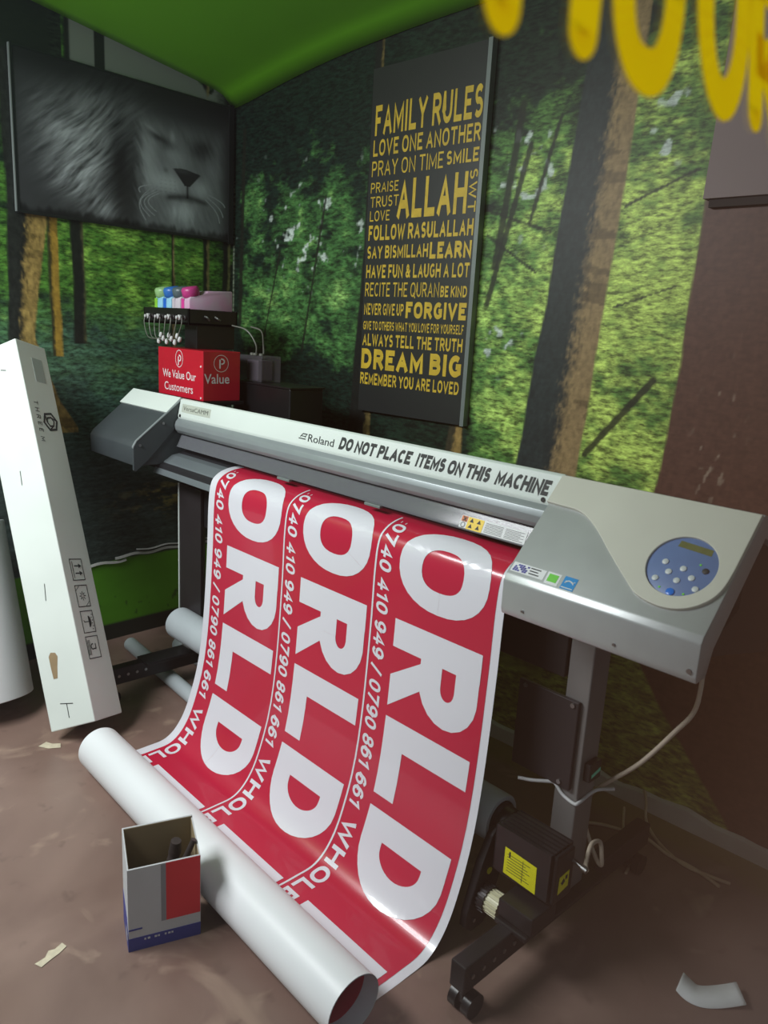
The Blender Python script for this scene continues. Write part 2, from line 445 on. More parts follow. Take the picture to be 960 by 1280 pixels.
def print_mat(name, detail=0.0, rough=0.45):
    m = bpy.data.materials.new(name); m.use_nodes = True
    n = m.node_tree; b = n.nodes['Principled BSDF']; b.inputs['Roughness'].default_value = rough
    b.inputs['Specular IOR Level'].default_value = 0.3
    a = n.nodes.new('ShaderNodeAttribute'); a.attribute_name = 'print'
    if not detail:
        n.links.new(a.outputs['Color'], b.inputs['Base Color']); return m
    t = n.nodes.new('ShaderNodeTexCoord'); mp = n.nodes.new('ShaderNodeMapping'); mp.inputs['Scale'].default_value = (30, 30, 92)
    n.links.new(t.outputs['Object'], mp.inputs[0])
    z = n.nodes.new('ShaderNodeTexNoise'); z.inputs['Scale'].default_value = 1; z.inputs['Detail'].default_value = 5; z.inputs['Roughness'].default_value = 0.65
    n.links.new(mp.outputs[0], z.inputs['Vector'])
    r = n.nodes.new('ShaderNodeMapRange'); r.inputs['From Min'].default_value = 0.37; r.inputs['From Max'].default_value = 0.65
    r.inputs['To Min'].default_value = 0.2; r.inputs['To Max'].default_value = 2.1
    n.links.new(z.outputs['Fac'], r.inputs['Value'])
    mx = n.nodes.new('ShaderNodeMix'); mx.data_type = 'FLOAT'
    n.links.new(a.outputs['Alpha'], mx.inputs['Factor']); mx.inputs[2].default_value = 1.0; n.links.new(r.outputs['Result'], mx.inputs[3])
    s = n.nodes.new('ShaderNodeVectorMath'); s.operation = 'SCALE'
    n.links.new(a.outputs['Color'], s.inputs[0]); n.links.new(mx.outputs[0], s.inputs['Scale'])
    n.links.new(s.outputs[0], b.inputs['Base Color'])
    return m

# ------------------------------------------------------------------ the room shell
WY = 0.0505
DL = Vector((math.cos(WY), math.sin(WY), 0)); NL = Vector((-math.sin(WY), math.cos(WY), 0))
CORNER = Vector((-2.650, 0.767, 0))
WALL_H = 2.75
def wb(u, z, out=0.0): return CORNER + DL * u - NL * out + Vector((0, 0, z))      # point on the back wall
def wl(v, z, out=0.0): return CORNER - NL * v + DL * out + Vector((0, 0, z))      # point on the left wall

def paint_strip(col, m, c_):
    return col * (1 - m[:, None]) + np.array(c_)[None] * m[:, None]
def wob(z, s, a, f=6): return a * (fbm(z * f + 50, z * 0 + s, 100 + s, 3) - 0.5)
def trunk(col, al, u, z, pts, dark, lit, litfrac, seed, bark=0.35):
    """printed tree trunk: pts rows (z, left u, right u), lit strip on the right"""
    p = np.array(sorted(pts)); l = np.interp(z, p[:, 0], p[:, 1]) + wob(z, seed, 0.012); r = np.interp(z, p[:, 0], p[:, 2]) + wob(z, seed + 1, 0.012)
    m = ss(u, l - 0.004, l + 0.004) * (1 - ss(u, r - 0.004, r + 0.004)) * ((z > p[0, 0] - .02) & (z < p[-1, 0] + .02))
    w = (u - l) / np.maximum(r - l, 1e-3)
    k = fbm(u * 110, z * 60, seed + 5, 4)
    t = ss(w + (k - 0.5) * 0.30, 1 - litfrac - 0.12, 1 - litfrac + 0.14)
    c_ = np.array(dark)[None] * (1 - t[:, None]) + np.array(lit)[None] * t[:, None]
    c_ = c_ * (1 + bark * 2.6 * (k - 0.5))[:, None]
    ring = (fbm(z * 26 + u * 3, u * 4, seed + 9, 2) > 0.68)
    c_ = c_ * np.where(ring & (t > .5), 0.6, 1)[:, None]
    return col * (1 - m[:, None]) + c_ * m[:, None], al * (1 - m * 0.85)

def back_col(U, V):
    u = U * 2.9; z = V * WALL_H
    n1 = fbm(u * 3.2, z * 3.2, 1); n2 = fbm(u * 11, z * 15, 3); n3 = fbm(u * 34, z * 60, 5, 3)
    # foliage zones: deep shade to the left and top, sunlit leaves to the right
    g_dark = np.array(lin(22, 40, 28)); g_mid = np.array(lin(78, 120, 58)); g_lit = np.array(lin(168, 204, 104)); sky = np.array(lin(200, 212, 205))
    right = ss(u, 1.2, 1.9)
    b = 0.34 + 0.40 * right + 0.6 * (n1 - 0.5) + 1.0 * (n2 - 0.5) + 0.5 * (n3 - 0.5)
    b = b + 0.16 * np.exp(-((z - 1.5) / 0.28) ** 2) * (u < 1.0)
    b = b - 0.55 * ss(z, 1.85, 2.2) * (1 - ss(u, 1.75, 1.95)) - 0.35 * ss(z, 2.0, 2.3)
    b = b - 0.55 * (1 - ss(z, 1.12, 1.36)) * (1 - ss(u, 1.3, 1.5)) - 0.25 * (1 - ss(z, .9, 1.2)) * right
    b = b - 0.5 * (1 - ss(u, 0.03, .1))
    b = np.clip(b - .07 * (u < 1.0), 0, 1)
    col = g_dark[None] * (1 - ss(b, 0, .5))[:, None] + g_mid[None] * ss(b, 0, .5)[:, None]
    col = col * (1 - ss(b, .45, .95))[:, None] + g_lit[None] * ss(b, .45, .95)[:, None]
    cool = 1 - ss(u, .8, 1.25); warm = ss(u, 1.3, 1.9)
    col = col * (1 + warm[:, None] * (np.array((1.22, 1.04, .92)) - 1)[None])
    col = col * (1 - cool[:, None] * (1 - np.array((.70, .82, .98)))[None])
    # glimpses of sky between leaves
    sp = fbm(u * 22, z * 24, 21, 3)
    zone = np.exp(-((u - .55) / .33) ** 2) * np.exp(-((z - 1.78) / .2) ** 2) * .9 + np.exp(-((u - 1.52) / .1) ** 2) * np.exp(-((z - 1.36) / .07) ** 2) * 1.3 + np.exp(-((u - 1.55) / .16) ** 2) * np.exp(-((z - 1.9) / .16) ** 2) + np.exp(-((u - 1.98) / .07) ** 2) * np.exp(-((z - 1.98) / .09) ** 2) * 1.8
    m = ss(sp + zone * .2, .80, .90)
    col = paint_strip(col, m * np.clip(zone * 1.6, 0, .9), sky)
    al = np.full_like(u, 0.85) * (1 - m * .5)
    # thin branches
    for (u0, z0, u1, z1, w) in [(1.44, 1.5, 1.56, 1.98, .012), (1.46, 1.62, 1.52, 2.1, .016), (1.58, 1.75, 1.66, 2.05, .008), (1.42, 1.72, 1.62, 1.6, .006), (1.4, 1.8, 1.66, 1.72, .006), (1.9, 1.78, 2.1, 1.86, .005), (1.86, 1.06, 2.05, 1.3, .012), (1.9, 1.5, 2.08, 1.56, .004), (.2, 1.2, .34, 1.7, .006), (.5, 1.3, .62, 1.9, .007), (.06, 1.4, .08, 2.2, .014)]:
        t = np.clip(((u - u0) * (u1 - u0) + (z - z0) * (z1 - z0)) / ((u1 - u0) ** 2 + (z1 - z0) ** 2), 0, 1)
        d = np.hypot(u - u0 - t * (u1 - u0), z - z0 - t * (z1 - z0)) + (n3 - .5) * .006
        mm = 1 - ss(d, w * .6, w * 1.1); col = paint_strip(col, mm * .9, lin(30, 34, 26)); al = al * (1 - mm * .7)
    dk = lin(38, 46, 44); lt = lin(146, 122, 82)
    col, al = trunk(col, al, u, z, [(.2, .70, .93), (1.0, .80, .925), (1.7, .845, .90), (2.6, .86, .90)], lin(24, 28, 26), lin(120, 104, 62), .22, 301)
    col, al = trunk(col, al, u, z, [(.2, 1.2, 1.40), (1.09, 1.32, 1.377)], lin(60, 56, 40), lin(150, 124, 72), .5, 321)
    col, al = trunk(col, al, u, z, [(.3, 1.53, 1.80), (1.0, 1.615, 1.840), (1.05, 1.622, 1.842), (1.62, 1.677, 1.879), (2.1, 1.725, 1.901), (2.7, 1.78, 1.93)], lin(44, 54, 54), lin(150, 126, 88), .40, 341)
    # forest floor grass low on the wall, and the wide near trunk at the right
    gm = 1 - ss(z + .05 * n1, .42, .62)
    gcol = np.array(lin(150, 162, 76))[None] * (0.25 + 1.3 * fbm(u * 16 + z * 22, z * 46 - u * 20, 71, 3) ** 1.5)[:, None]
    col = col * (1 - gm[:, None]) + gcol * gm[:, None]
    col, al = trunk(col, al, u, z, [(.06, 2.45, 3.6), (.35, 2.2, 3.4), (.6, 2.02, 3.2), (1.02, 2.103, 3.1), (1.36, 2.120, 3.1), (1.62, 2.127, 3.0), (2.7, 2.135, 3.0)], lin(98, 68, 58), lin(98, 68, 58), .1, 361, bark=.2)
    sc = fbm(u * 50, z * 18, 81, 3); m = ss(sc, .74, .80) * (u > 2.16) * np.exp(-((z - 1.15) / .16) ** 2) * np.exp(-((u - 2.25) / .05) ** 2)
    col = paint_strip(col, m * .8, lin(190, 170, 150))
    # light printed line down the corner
    col = paint_strip(col, (np.abs(u - .008) < .006) * (z < 2.0) * .6, lin(120, 130, 110))
    return np.concatenate([col, al[:, None]], 1)

def left_col(U, V):
    v = U * 2.6; z = V * WALL_H
    n1 = fbm(v * 4.2, z * 4.2, 41); n2 = fbm(v * 14, z * 16, 43); n3 = fbm(v * 30, z * 80, 45, 3)
    g_dark = np.array(lin(24, 42, 30)); g_mid = np.array(lin(74, 122, 46)); g_lit = np.array(lin(150, 200, 84))
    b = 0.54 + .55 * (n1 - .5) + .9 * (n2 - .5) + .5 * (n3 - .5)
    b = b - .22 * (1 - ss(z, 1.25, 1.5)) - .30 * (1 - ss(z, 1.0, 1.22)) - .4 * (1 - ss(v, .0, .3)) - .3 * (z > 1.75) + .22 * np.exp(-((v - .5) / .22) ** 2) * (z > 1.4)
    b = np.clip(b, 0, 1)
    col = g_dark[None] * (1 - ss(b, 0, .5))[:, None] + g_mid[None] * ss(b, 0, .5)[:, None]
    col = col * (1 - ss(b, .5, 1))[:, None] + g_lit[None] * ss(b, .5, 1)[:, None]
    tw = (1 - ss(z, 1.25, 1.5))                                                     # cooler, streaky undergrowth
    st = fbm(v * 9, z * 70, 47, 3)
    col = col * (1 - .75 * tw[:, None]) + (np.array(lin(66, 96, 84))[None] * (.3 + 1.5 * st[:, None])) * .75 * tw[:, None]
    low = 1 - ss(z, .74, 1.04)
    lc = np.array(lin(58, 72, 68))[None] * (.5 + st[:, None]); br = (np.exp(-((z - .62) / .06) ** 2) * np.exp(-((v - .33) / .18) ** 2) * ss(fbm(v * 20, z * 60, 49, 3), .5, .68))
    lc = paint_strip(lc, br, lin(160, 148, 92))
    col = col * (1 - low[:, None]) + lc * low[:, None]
    al = np.full_like(v, .8) * (1 - low * .5)
    dk = lin(30, 36, 30)
    col, al = trunk(col, al, 1 - v, z, [(1.2, .685, .705), (2.3, .69, .70)], dk, lin(150, 130, 90), .5, 401)   # thin far trunk
    col, al = trunk(col, al, 1 - v, z, [(1.4, .845, .875), (2.6, .84, .87)], dk, lin(120, 112, 70), .4, 405)
    col, al = trunk(col, al, 1 - v, z, [(1.5, .945, .985), (2.6, .95, .99)], dk, lin(110, 112, 70), .3, 409)
    col, al = trunk(col, al, 1 - v, z, [(1.3, .255, .305), (2.6, .25, .30)], dk, lin(84, 84, 56), .15, 413)
    col, al = trunk(col, al, 1 - v, z, [(1.25, .165, .205), (2.6, .16, .20)], lin(60, 60, 36), lin(170, 138, 56), .7, 417)
    col, al = trunk(col, al, 1 - v, z, [(.95, -.05, .255), (1.06, .0, .185), (1.3, .005, .10), (1.72, .02, .161), (2.6, .02, .16)], lin(38, 42, 38), lin(160, 136, 78), .5, 421, bark=.6)
    # pale sky over the tree tops, with dark stems
    sk = ss(z, 2.29, 2.31) * ss(.73 - v, 0, .01) * ss(v, .03, .12)
    sk = sk * (1 - ss(fbm(v * 14, z * 14, 55, 3) - .9 * np.clip(v - .08, 0, .3), .52, .56) * (v < .4))
    col = paint_strip(col, sk, lin(128, 136, 128)); al = al * (1 - sk)
    st = (np.abs(v - .61) < .02) | (np.abs(v - .80) < .045) | (np.abs(v - .93) < .13)
    col = paint_strip(col, st * ss(z, 2.27, 2.29), lin(30, 38, 30))
    # bottom of the paper, then the green wall paint
    edge = .372 + .006 * (fbm(v * 14, v * 0, 57, 2) - .5)
    g = 1 - ss(z, edge - .012, edge - .008)
    gp = np.array(lin(92, 160, 36))[None] * (.86 + .3 * fbm(v * 5, z * 12, 59)[:, None]); scr = ss(fbm(v * 40, z * 30, 61, 3), .74, .8) * (z < .2)
    gp = paint_strip(gp, scr * .7, lin(50, 66, 40))
    col = col * (1 - g[:, None]) + gp * g[:, None]; al = al * (1 - g)
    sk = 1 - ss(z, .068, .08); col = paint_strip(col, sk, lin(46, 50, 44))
    return np.concatenate([col, al[:, None]], 1)

PM = print_mat('forest_print', 1.0)
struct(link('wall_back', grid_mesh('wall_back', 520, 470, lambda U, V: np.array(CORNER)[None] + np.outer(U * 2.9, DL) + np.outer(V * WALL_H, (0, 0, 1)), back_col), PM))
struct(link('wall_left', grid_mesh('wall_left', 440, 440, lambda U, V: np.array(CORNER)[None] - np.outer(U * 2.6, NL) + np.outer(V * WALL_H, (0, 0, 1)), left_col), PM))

def floor_mat():
    m = bpy.data.materials.new('brown_floor'); m.use_nodes = True
    n = m.node_tree; b = n.nodes['Principled BSDF']
    t = n.nodes.new('ShaderNodeTexCoord')
    def nz(s, d=6, dist=0.0):
        z = n.nodes.new('ShaderNodeTexNoise'); z.inputs['Scale'].default_value = s; z.inputs['Detail'].default_value = d; z.inputs['Distortion'].default_value = dist
        n.links.new(t.outputs['Object'], z.inputs['Vector']); return z.outputs['Fac']
    def ramp(s, a, b_, ca, cb):
        r = n.nodes.new('ShaderNodeValToRGB'); r.color_ramp.elements[0].position = a; r.color_ramp.elements[1].position = b_
        r.color_ramp.elements[0].color = (*ca, 1); r.color_ramp.elements[1].color = (*cb, 1); n.links.new(s, r.inputs[0]); return r.outputs[0]
    base = ramp(nz(2.2, 7, .6), .3, .7, lin(112, 88, 79), lin(144, 119, 108))
    worn = ramp(nz(5.0, 5, 1.2), .60, .75, (0, 0, 0), (1, 1, 1))
    mx = n.nodes.new('ShaderNodeMix'); mx.data_type = 'RGBA'; n.links.new(worn, mx.inputs[0]); n.links.new(base, mx.inputs[6]); mx.inputs[7].default_value = (*lin(160, 136, 120), 1)
    dirt = ramp(nz(14, 5, .3), .62, .72, (0, 0, 0), (.55, .55, .55))
    m2 = n.nodes.new('ShaderNodeMix'); m2.data_type = 'RGBA'; n.links.new(dirt, m2.inputs[0]); n.links.new(mx.outputs[2], m2.inputs[6]); m2.inputs[7].default_value = (*lin(98, 76, 68), 1)
    dv = n.nodes.new('ShaderNodeVectorMath'); dv.operation = 'DOT_PRODUCT'; n.links.new(t.outputs['Object'], dv.inputs[0]); dv.inputs[1].default_value = NL
    ad = n.nodes.new('ShaderNodeMath'); ad.operation = 'MULTIPLY_ADD'; n.links.new(nz(9), ad.inputs[0]); ad.inputs[1].default_value = .10; n.links.new(dv.outputs['Value'], ad.inputs[2])
    dw = CORNER.dot(NL)
    edge = n.nodes.new('ShaderNodeMapRange'); n.links.new(ad.outputs[0], edge.inputs['Value']); edge.inputs['From Min'].default_value = dw - .10; edge.inputs['From Max'].default_value = dw - .03; edge.inputs['To Max'].default_value = .7
    m3 = n.nodes.new('ShaderNodeMix'); m3.data_type = 'RGBA'; n.links.new(edge.outputs[0], m3.inputs[0]); n.links.new(m2.outputs[2], m3.inputs[6]); m3.inputs[7].default_value = (*lin(128, 118, 48), 1)
    n.links.new(m3.outputs[2], b.inputs['Base Color'])
    n.links.new(ramp(nz(3.5), .35, .7, (.32,) * 3, (.55,) * 3), b.inputs['Roughness'])
    return m
bm = B_(((-2.9, -3.4, -.06), (0.298, 1.15, 0)))
struct(obj('floor', bm, floor_mat(), base=(0, 0, 0)))
# sagging green ceiling sheet, lowest in the corner
def ceil_pos(U, V):
    u = U * 2.9; v = V * 2.6
    z = 2.303 + .118 * (1 - np.exp(-(u / .55) ** 1.4)) + .012 * np.clip(u - .9, 0, 9) + .045 * (1 - np.exp(-v / .03)) + .135 * v
    return np.array(CORNER)[None] + np.outer(u, DL) - np.outer(v, NL) + np.outer(z, (0, 0, 1))
me = grid_mesh('ceiling', 60, 50, ceil_pos, lambda U, V: np.ones((len(U), 4)))
ce = struct(link('ceiling', me, M['greenpaint'], smooth=60)); 
sm = ce.modifiers.new('thickness', 'SOLIDIFY'); sm.thickness = 0.02; sm.offset = 0

# crumpled rail at the foot of the paper on the left wall, and a grey skirting along the back wall
bm = bmesh.new()
for (v0, v1, z, h, o) in [(.05, .60, .372, .010, .004), (.10, .50, .392, .004, .006), (.55, .95, .352, .010, .004)]:
    n = 30; prev = None
    for i in range(n + 1):
        v = v0 + (v1 - v0) * i / n; dz = .004 * math.sin(v * 40) + .05 * (v0 - v) * .1
        q = [bm.verts.new(wl(v, z + dz + a, b)) for a, b in ((0, 0.001), (0, o + .003), (h, o), (h, 0.001))]
        if prev:
            for j in range(4): bm.faces.new((prev[j], prev[(j + 1) % 4], q[(j + 1) % 4], q[j]))
        prev = q
struct(obj('trim_1', bm, mat('pale_rail', lin(196, 196, 192), .5, var=.05)))
bm = bmesh.new(); prev = None
for i in range(70):
    u = .02 + 2.8 * i / 69; w = .006 * math.sin(u * 17) + .004 * math.sin(u * 41)
    q = [bm.verts.new(wb(u, z, o)) for z, o in ((0, .0015), (0, .014), (.05 + w, .012), (.058 + w, .0015))]
    if prev:
        for j in range(4): bm.faces.new((prev[j], prev[(j + 1) % 4], q[(j + 1) % 4], q[j]))
    prev = q
struct(obj('baseboard_back', bm, M['skirt'], smooth=30))

# ------------------------------------------------------------------ shop window the room is seen through
def glass_mat():
    m = bpy.data.materials.new('window_glass'); m.use_nodes = True; n = m.node_tree; n.nodes.clear()
    o = n.nodes.new('ShaderNodeOutputMaterial'); mx = n.nodes.new('ShaderNodeMixShader'); f = n.nodes.new('ShaderNodeFresnel'); 
    ge = n.nodes.new('ShaderNodeNewGeometry'); mi = n.nodes.new('ShaderNodeMix'); mi.data_type = 'FLOAT'; mi.inputs[2].default_value = 1.45; mi.inputs[3].default_value = 1 / 1.45
    n.links.new(ge.outputs['Backfacing'], mi.inputs['Factor']); n.links.new(mi.outputs[0], f.inputs['IOR'])
    tr = n.nodes.new('ShaderNodeBsdfTransparent'); tr.inputs['Color'].default_value = (.985, .99, .985, 1); gl = n.nodes.new('ShaderNodeBsdfGlossy'); gl.inputs['Roughness'].default_value = 0.02
    n.links.new(f.outputs[0], mx.inputs[0]); n.links.new(tr.outputs[0], mx.inputs[1]); n.links.new(gl.outputs[0], mx.inputs[2]); n.links.new(mx.outputs[0], o.inputs[0])
    return m
GP = Vector((0.30, -0.90, 0))
bm = bmesh.new()
MG = plane_m(GP, NL, (0, 0, 1))                       # local: along window (to the right seen from the street), up, towards the street
vs = [bm.verts.new(MG @ Vector(p)) for p in ((-1.9, 0, 0), (1.75, 0, 0), (1.75, 2.4, 0), (-1.9, 2.4, 0))]
bm.faces.new(vs)
g = struct(obj('window_1', bm, glass_mat(), recalc=False))
sm = g.modifiers.new('thickness', 'SOLIDIFY'); sm.thickness = 0.0012; sm.offset = -1

# yellow window lettering: the lower ends of a word
LETT = []
def glass_letter(name, quads, label):
    bm = bmesh.new()
    for q in quads:
        a = [bm.verts.new(MG @ Vector((p[0], p[1], .0001))) for p in q]
        b = [bm.verts.new(MG @ Vector((p[0], p[1], .0006))) for p in q]
        bm.faces.new(b); bm.faces.new(a[::-1])
        for i in range(4): bm.faces.new((a[i], a[(i + 1) % 4], b[(i + 1) % 4], b[i]))
    return tag(obj(name, bm, M['glassyellow']), label, 'window lettering', 'yellow letters on the shop window')
def gy(y): return (Vector((0.3, y, 0)) - GP).dot(NL)
def rstub(x, y0, y1, t):
    pts = [(x + t / 2 * math.cos(a), y0 + t / 2 + t / 2 * math.sin(a)) for a in np.linspace(PI, 2 * PI, 9)]
    q = [[(x - t / 2, y0 + t / 2), (x + t / 2, y0 + t / 2), (x + t / 2, y1), (x - t / 2, y1)]]
    for i in range(8): q.append([(x, y0 + t / 2), pts[i], pts[i + 1], (x, y0 + t / 2 + 1e-4)])
    return q
zb = 1.492; T = .0205; HH = .085
h1, h2 = gy(-.999), gy(-.948)
def lean(qs, sh, z0): return [[(p[0] + sh * (p[1] - z0), p[1]) for p in q] for q in qs]
glass_letter('window_letter', rstub(h1, zb, zb + HH, T) + rstub(h2, zb + .006, zb + HH, T) + [[(h1, zb + .04), (h2, zb + .04), (h2, zb + .06), (h1, zb + .06)]], 'yellow letter H on window, leftmost, two round-ended legs')
def loop(cx, w, y0, h, t, top=True):
    n = 40; pts = []
    for i in range(n):
        a = 2 * PI * i / n; c_, s_ = math.cos(a), math.sin(a)
        pts.append((cx + (w - t) / 2 * math.copysign(abs(c_) ** .85, c_), y0 + h / 2 + (h - t) / 2 * math.copysign(abs(s_) ** .85, s_)))
    return ribbon(pts, t, True)
glass_letter('window_letter', lean(loop(gy(-.896), .064, zb + .006, HH, .0180), -.08, zb), 'yellow letter O on window, closed round bowl beside the H')
cx = gy(-.811); w = .064; t = .0180; zb += .009
pts = [(cx - (w - t) / 2, zb + HH)] + [(cx + (w - t) / 2 * math.cos(a), zb + .05 + (.036) * math.sin(a)) for a in np.linspace(PI, 2 * PI, 16)] + [(cx + (w - t) / 2, zb + HH)]
glass_letter('window_letter', lean(ribbon([(a, b) for a, b in pts], t, False), -.28, zb), 'yellow letter U on window, open top, second from right edge')
cx = gy(-.766); zb -= .008
glass_letter('window_letter', lean(rstub(cx, zb + .017, zb + HH, T) + ribbon([(cx, zb + HH), (cx + .03, zb + HH - .002), (cx + .036, zb + .065), (cx + .02, zb + .052), (cx, zb + .052)], .018, False) + ribbon([(cx + .014, zb + .052), (cx + .04, zb + .02)], .019, False), -.40, zb + .017), 'yellow letter R on window, cut by the right edge of view')

# ------------------------------------------------------------------ pictures and boards on the walls
sg = thing('wall_sign', wb(1.14, 1.09, .012), 'tall black wall sign with gold family rules lettering', 'sign')
MS = plane_m(wb(0, 0, .022), DL, (0, 0, 1))
bm = bmesh.new(); poly(bm, rect(.876, 1.092, 1.386, 2.300), .020, plane_m(wb(0, 0, .002), DL, (0, 0, 1))); obj('panel', bm, M['signboard'], sg)
bm = bmesh.new(); poly(bm, rect(1.386, 1.090, 1.402, 2.302), .026, plane_m(wb(0, 0, .002), DL, (0, 0, 1)))
o = obj('frame_edge', bm, M['trim'], sg); o['label'] = 'thin grey edge'
RULES = [('FAMILY RULES', .897, 1.378, 2.077, .100, .2), ('LOVE ONE ANOTHER', .893, 1.377, 2.008, .055, .18), ('PRAY ON TIME', .891, 1.228, 1.940, .052, .13), ('SMILE', 1.242, 1.377, 1.947, .043, .2),
 ('PRAISE', .890, 1.028, 1.884, .035, .13), ('TRUST', .891, 1.032, 1.834, .037, .13), ('LOVE', .892, .992, 1.786, .036, .13), ('ALLAH', 1.028, 1.340, 1.789, .131, .22),
 ('FOLLOW RASULALLAH', .889, 1.377, 1.719, .053, .22), ('SAY BISMILLAH', .887, 1.186, 1.655, .045, .2), ('LEARN', 1.194, 1.376, 1.649, .055, .26), ('HAVE FUN & LAUGH A LOT', .886, 1.374, 1.586, .047, .2),
 ('RECITE THE QURAN', .885, 1.248, 1.520, .050, .13), ('BE KIND', 1.255, 1.371, 1.521, .037, .2), ('NEVER GIVE UP', .885, 1.087, 1.453, .042, .18), ('FORGIVE', 1.098, 1.374, 1.446, .057, .27),
 ('GIVE TO OTHERS WHAT YOU LOVE FOR YOURSELF', .884, 1.369, 1.398, .032, .18), ('ALWAYS TELL THE TRUTH', .884, 1.369, 1.339, .045, .2), ('DREAM BIG', .882, 1.370, 1.253, .075, .27), ('REMEMBER YOU ARE LOVED', .881, 1.367, 1.194, .044, .2)]
bm = bmesh.new()
for s, u0, u1, z0, h, t in RULES: lay(bm, text_quads(s, u1 - u0, h, t * h), MS, (u0, z0), .0006)
q = text_quads('SWT', .133, .032, .0052); lay(bm, [[(p[1], -p[0]) for p in k] for k in q], MS, (1.347, 1.925), .0006)
face_up(bm, -NL); obj('lettering', bm, M['gold'], sg, recalc=False)

# black and white lion picture
def lion_col(U, V):
    a, b = U, V
    G = lambda cx, cy, sx, sy, r=0: np.exp(-(((a - cx) * math.cos(r) + (b - cy) * math.sin(r)) / sx) ** 2 - ((-(a - cx) * math.sin(r) + (b - cy) * math.cos(r)) / sy) ** 2)
    st = fbm((a * .85 - b * .55) * 62 + 5 * fbm(a * 4, b * 4, 201, 2), (b * .8 + a * .45) * 8, 203, 4)       # combed hair
    st2 = fbm((a * .95 + b * .3) * 70, (b - .4 * a) * 10, 207, 3)
    t = .07 + .03 * fbm(a * 5, b * 5, 209)
    mane = G(.33, .62, .14, .24, -.35) * .8 + G(.22, .48, .12, .16, .5) * .5 + G(.24, .22, .09, .16, .6) * .75 + G(.14, .66, .08, .14) * .35 + G(.36, .09, .05, .10) * .6 + G(.29, .34, .10, .12) * .6
    t = t + .52 * mane * np.clip(.25 + 1.9 * (st - .28), 0, 1.4)
    t = t * (1 - .75 * G(.43, .45, .06, .35))
    face = ss(a + .05 * (st2 - .5), .49, .57) * (1 - ss(a, .93, 1.0)) * (1 - ss(b, .68, .86))
    f = .25 + .12 * (st2 - .5)
    f = f + .22 * G(.57, .52, .05, .22) + .12 * G(.62, .40, .10, .10) + .22 * G(.71, .56, .06, .11, .4) + .36 * G(.675, .345, .085, .075) + .30 * G(.845, .345, .06, .075) + .10 * G(.90, .55, .05, .12)
    f = f - .26 * G(.635, .655, .085, .030, -.5) + .16 * G(.60, .70, .05, .012, -.7) + .15 * G(.695, .69, .014, .05) - .12 * G(.66, .60, .03, .03) - .20 * G(.86, .64, .07, .09) - .14 * G(.66, .44, .015, .02)
    for k in range(4):
        f = f - .10 * np.exp(-((b - (.285 + .028 * k) - .06 * (a - .66)) / .005) ** 2) * ((a > .60 + .01 * k) & (a < .71)) * (.5 + .5 * np.sin(a * 260))
    t = t * (1 - face) + np.clip(f, .02, 1) * face
    nose = 1 - ss(np.maximum(np.abs(a - (.772 + .02 * (b - .4))) / (.018 + .60 * np.clip(b - .36, 0, .12)), (b - .467 + .25 * np.abs(a - .75)) * 40 + .5), .85, 1.05)
    nose = nose * (b > .352) * (b < .475)
    t = t * (1 - nose) + (.055 + .05 * G(.74, .46, .04, .02)) * nose
    t = t * (1 - .8 * np.exp(-((a - .772) / .006) ** 2) * (b > .265) * (b < .36))
    mouth = np.exp(-((b - (.272 - .30 * np.sqrt(np.clip(np.abs(a - .772), 0, 1)) * np.abs(a - .772) * 2.2)) / .022) ** 2) * (1 - ss(np.abs(a - .772), .09, .13))
    t = t * (1 - .66 * mouth)
    chin = G(.745, .15, .075, .085) * (b < .25)
    t = t + .50 * chin * (.55 + .9 * (fbm(a * 60, b * 9, 213, 3) - .2)) * ss(.25 - b, 0, .03)
    t = t * (1 - .7 * ss(.06 - b + .06 * (fbm(a * 50, b * 3, 215, 2) - .5), 0, .05))
    for (x0, y0, x1, y1, bd) in [(.60, .31, .555, .06, -.05), (.61, .29, .575, .09, -.06), (.62, .28, .60, .10, -.06), (.59, .32, .53, .25, -.03), (.63, .27, .61, .13, -.05), (.88, .30, .97, .17, .02), (.87, .28, .95, .12, .02), (.89, .32, .98, .25, .02)]:
        for s_ in np.linspace(0, 1, 60):
            px = x0 + (x1 - x0) * s_ + bd * math.sin(PI * s_); py = y0 + (y1 - y0) * s_
            t = np.maximum(t, .62 * np.exp(-((a - px) / .0028) ** 2 - ((b - py) / .0045) ** 2))
    dark = ss(b, .80, .98) * .6
    t = t * (1 - dark)
    t = np.clip(t, .015, .8)
    vv = (t ** 1.1)[:, None] * np.array((.84, .92, .96))[None] * .88
    return np.concatenate([vv, np.ones((len(a), 1))], 1)
lp = thing('lion_picture', wl(.5, 1.735, .02), 'large black and white lion picture on the left wall', 'picture')
me = grid_mesh('print', 300, 200, lambda U, V: np.array([wl(.938 - .90 * a, 1.752 + .536 * b, .0165) for a, b in zip(U, V)]), lion_col)
link('print', me, print_mat('lion_print', 0, .3), lp)
ML = plane_m(wl(0, 0, .004), NL, (0, 0, 1))            # local a = -v
def lb(bm, v0, v1, z0, z1, h): poly(bm, rect(-v0, z0, -v1, z1), h, ML)
bm = bmesh.new(); lb(bm, .938, .038, 1.752, 2.288, .012); obj('backing', bm, M['darkframe'], lp)
bm = bmesh.new(); lb(bm, .946, .938, 1.742, 2.296, .014); lb(bm, .038, .014, 1.738, 2.302, .018); lb(bm, .938, .038, 1.742, 1.752, .014); lb(bm, .938, .038, 2.288, 2.296, .014)
obj('frame', bm, M['darkframe'], lp)
bm = bmesh.new(); lb(bm, .950, .947, 1.745, 2.296, .0145)
o = obj('frame_trim', bm, M['trim'], lp); o['label'] = 'pale thin edge strip'

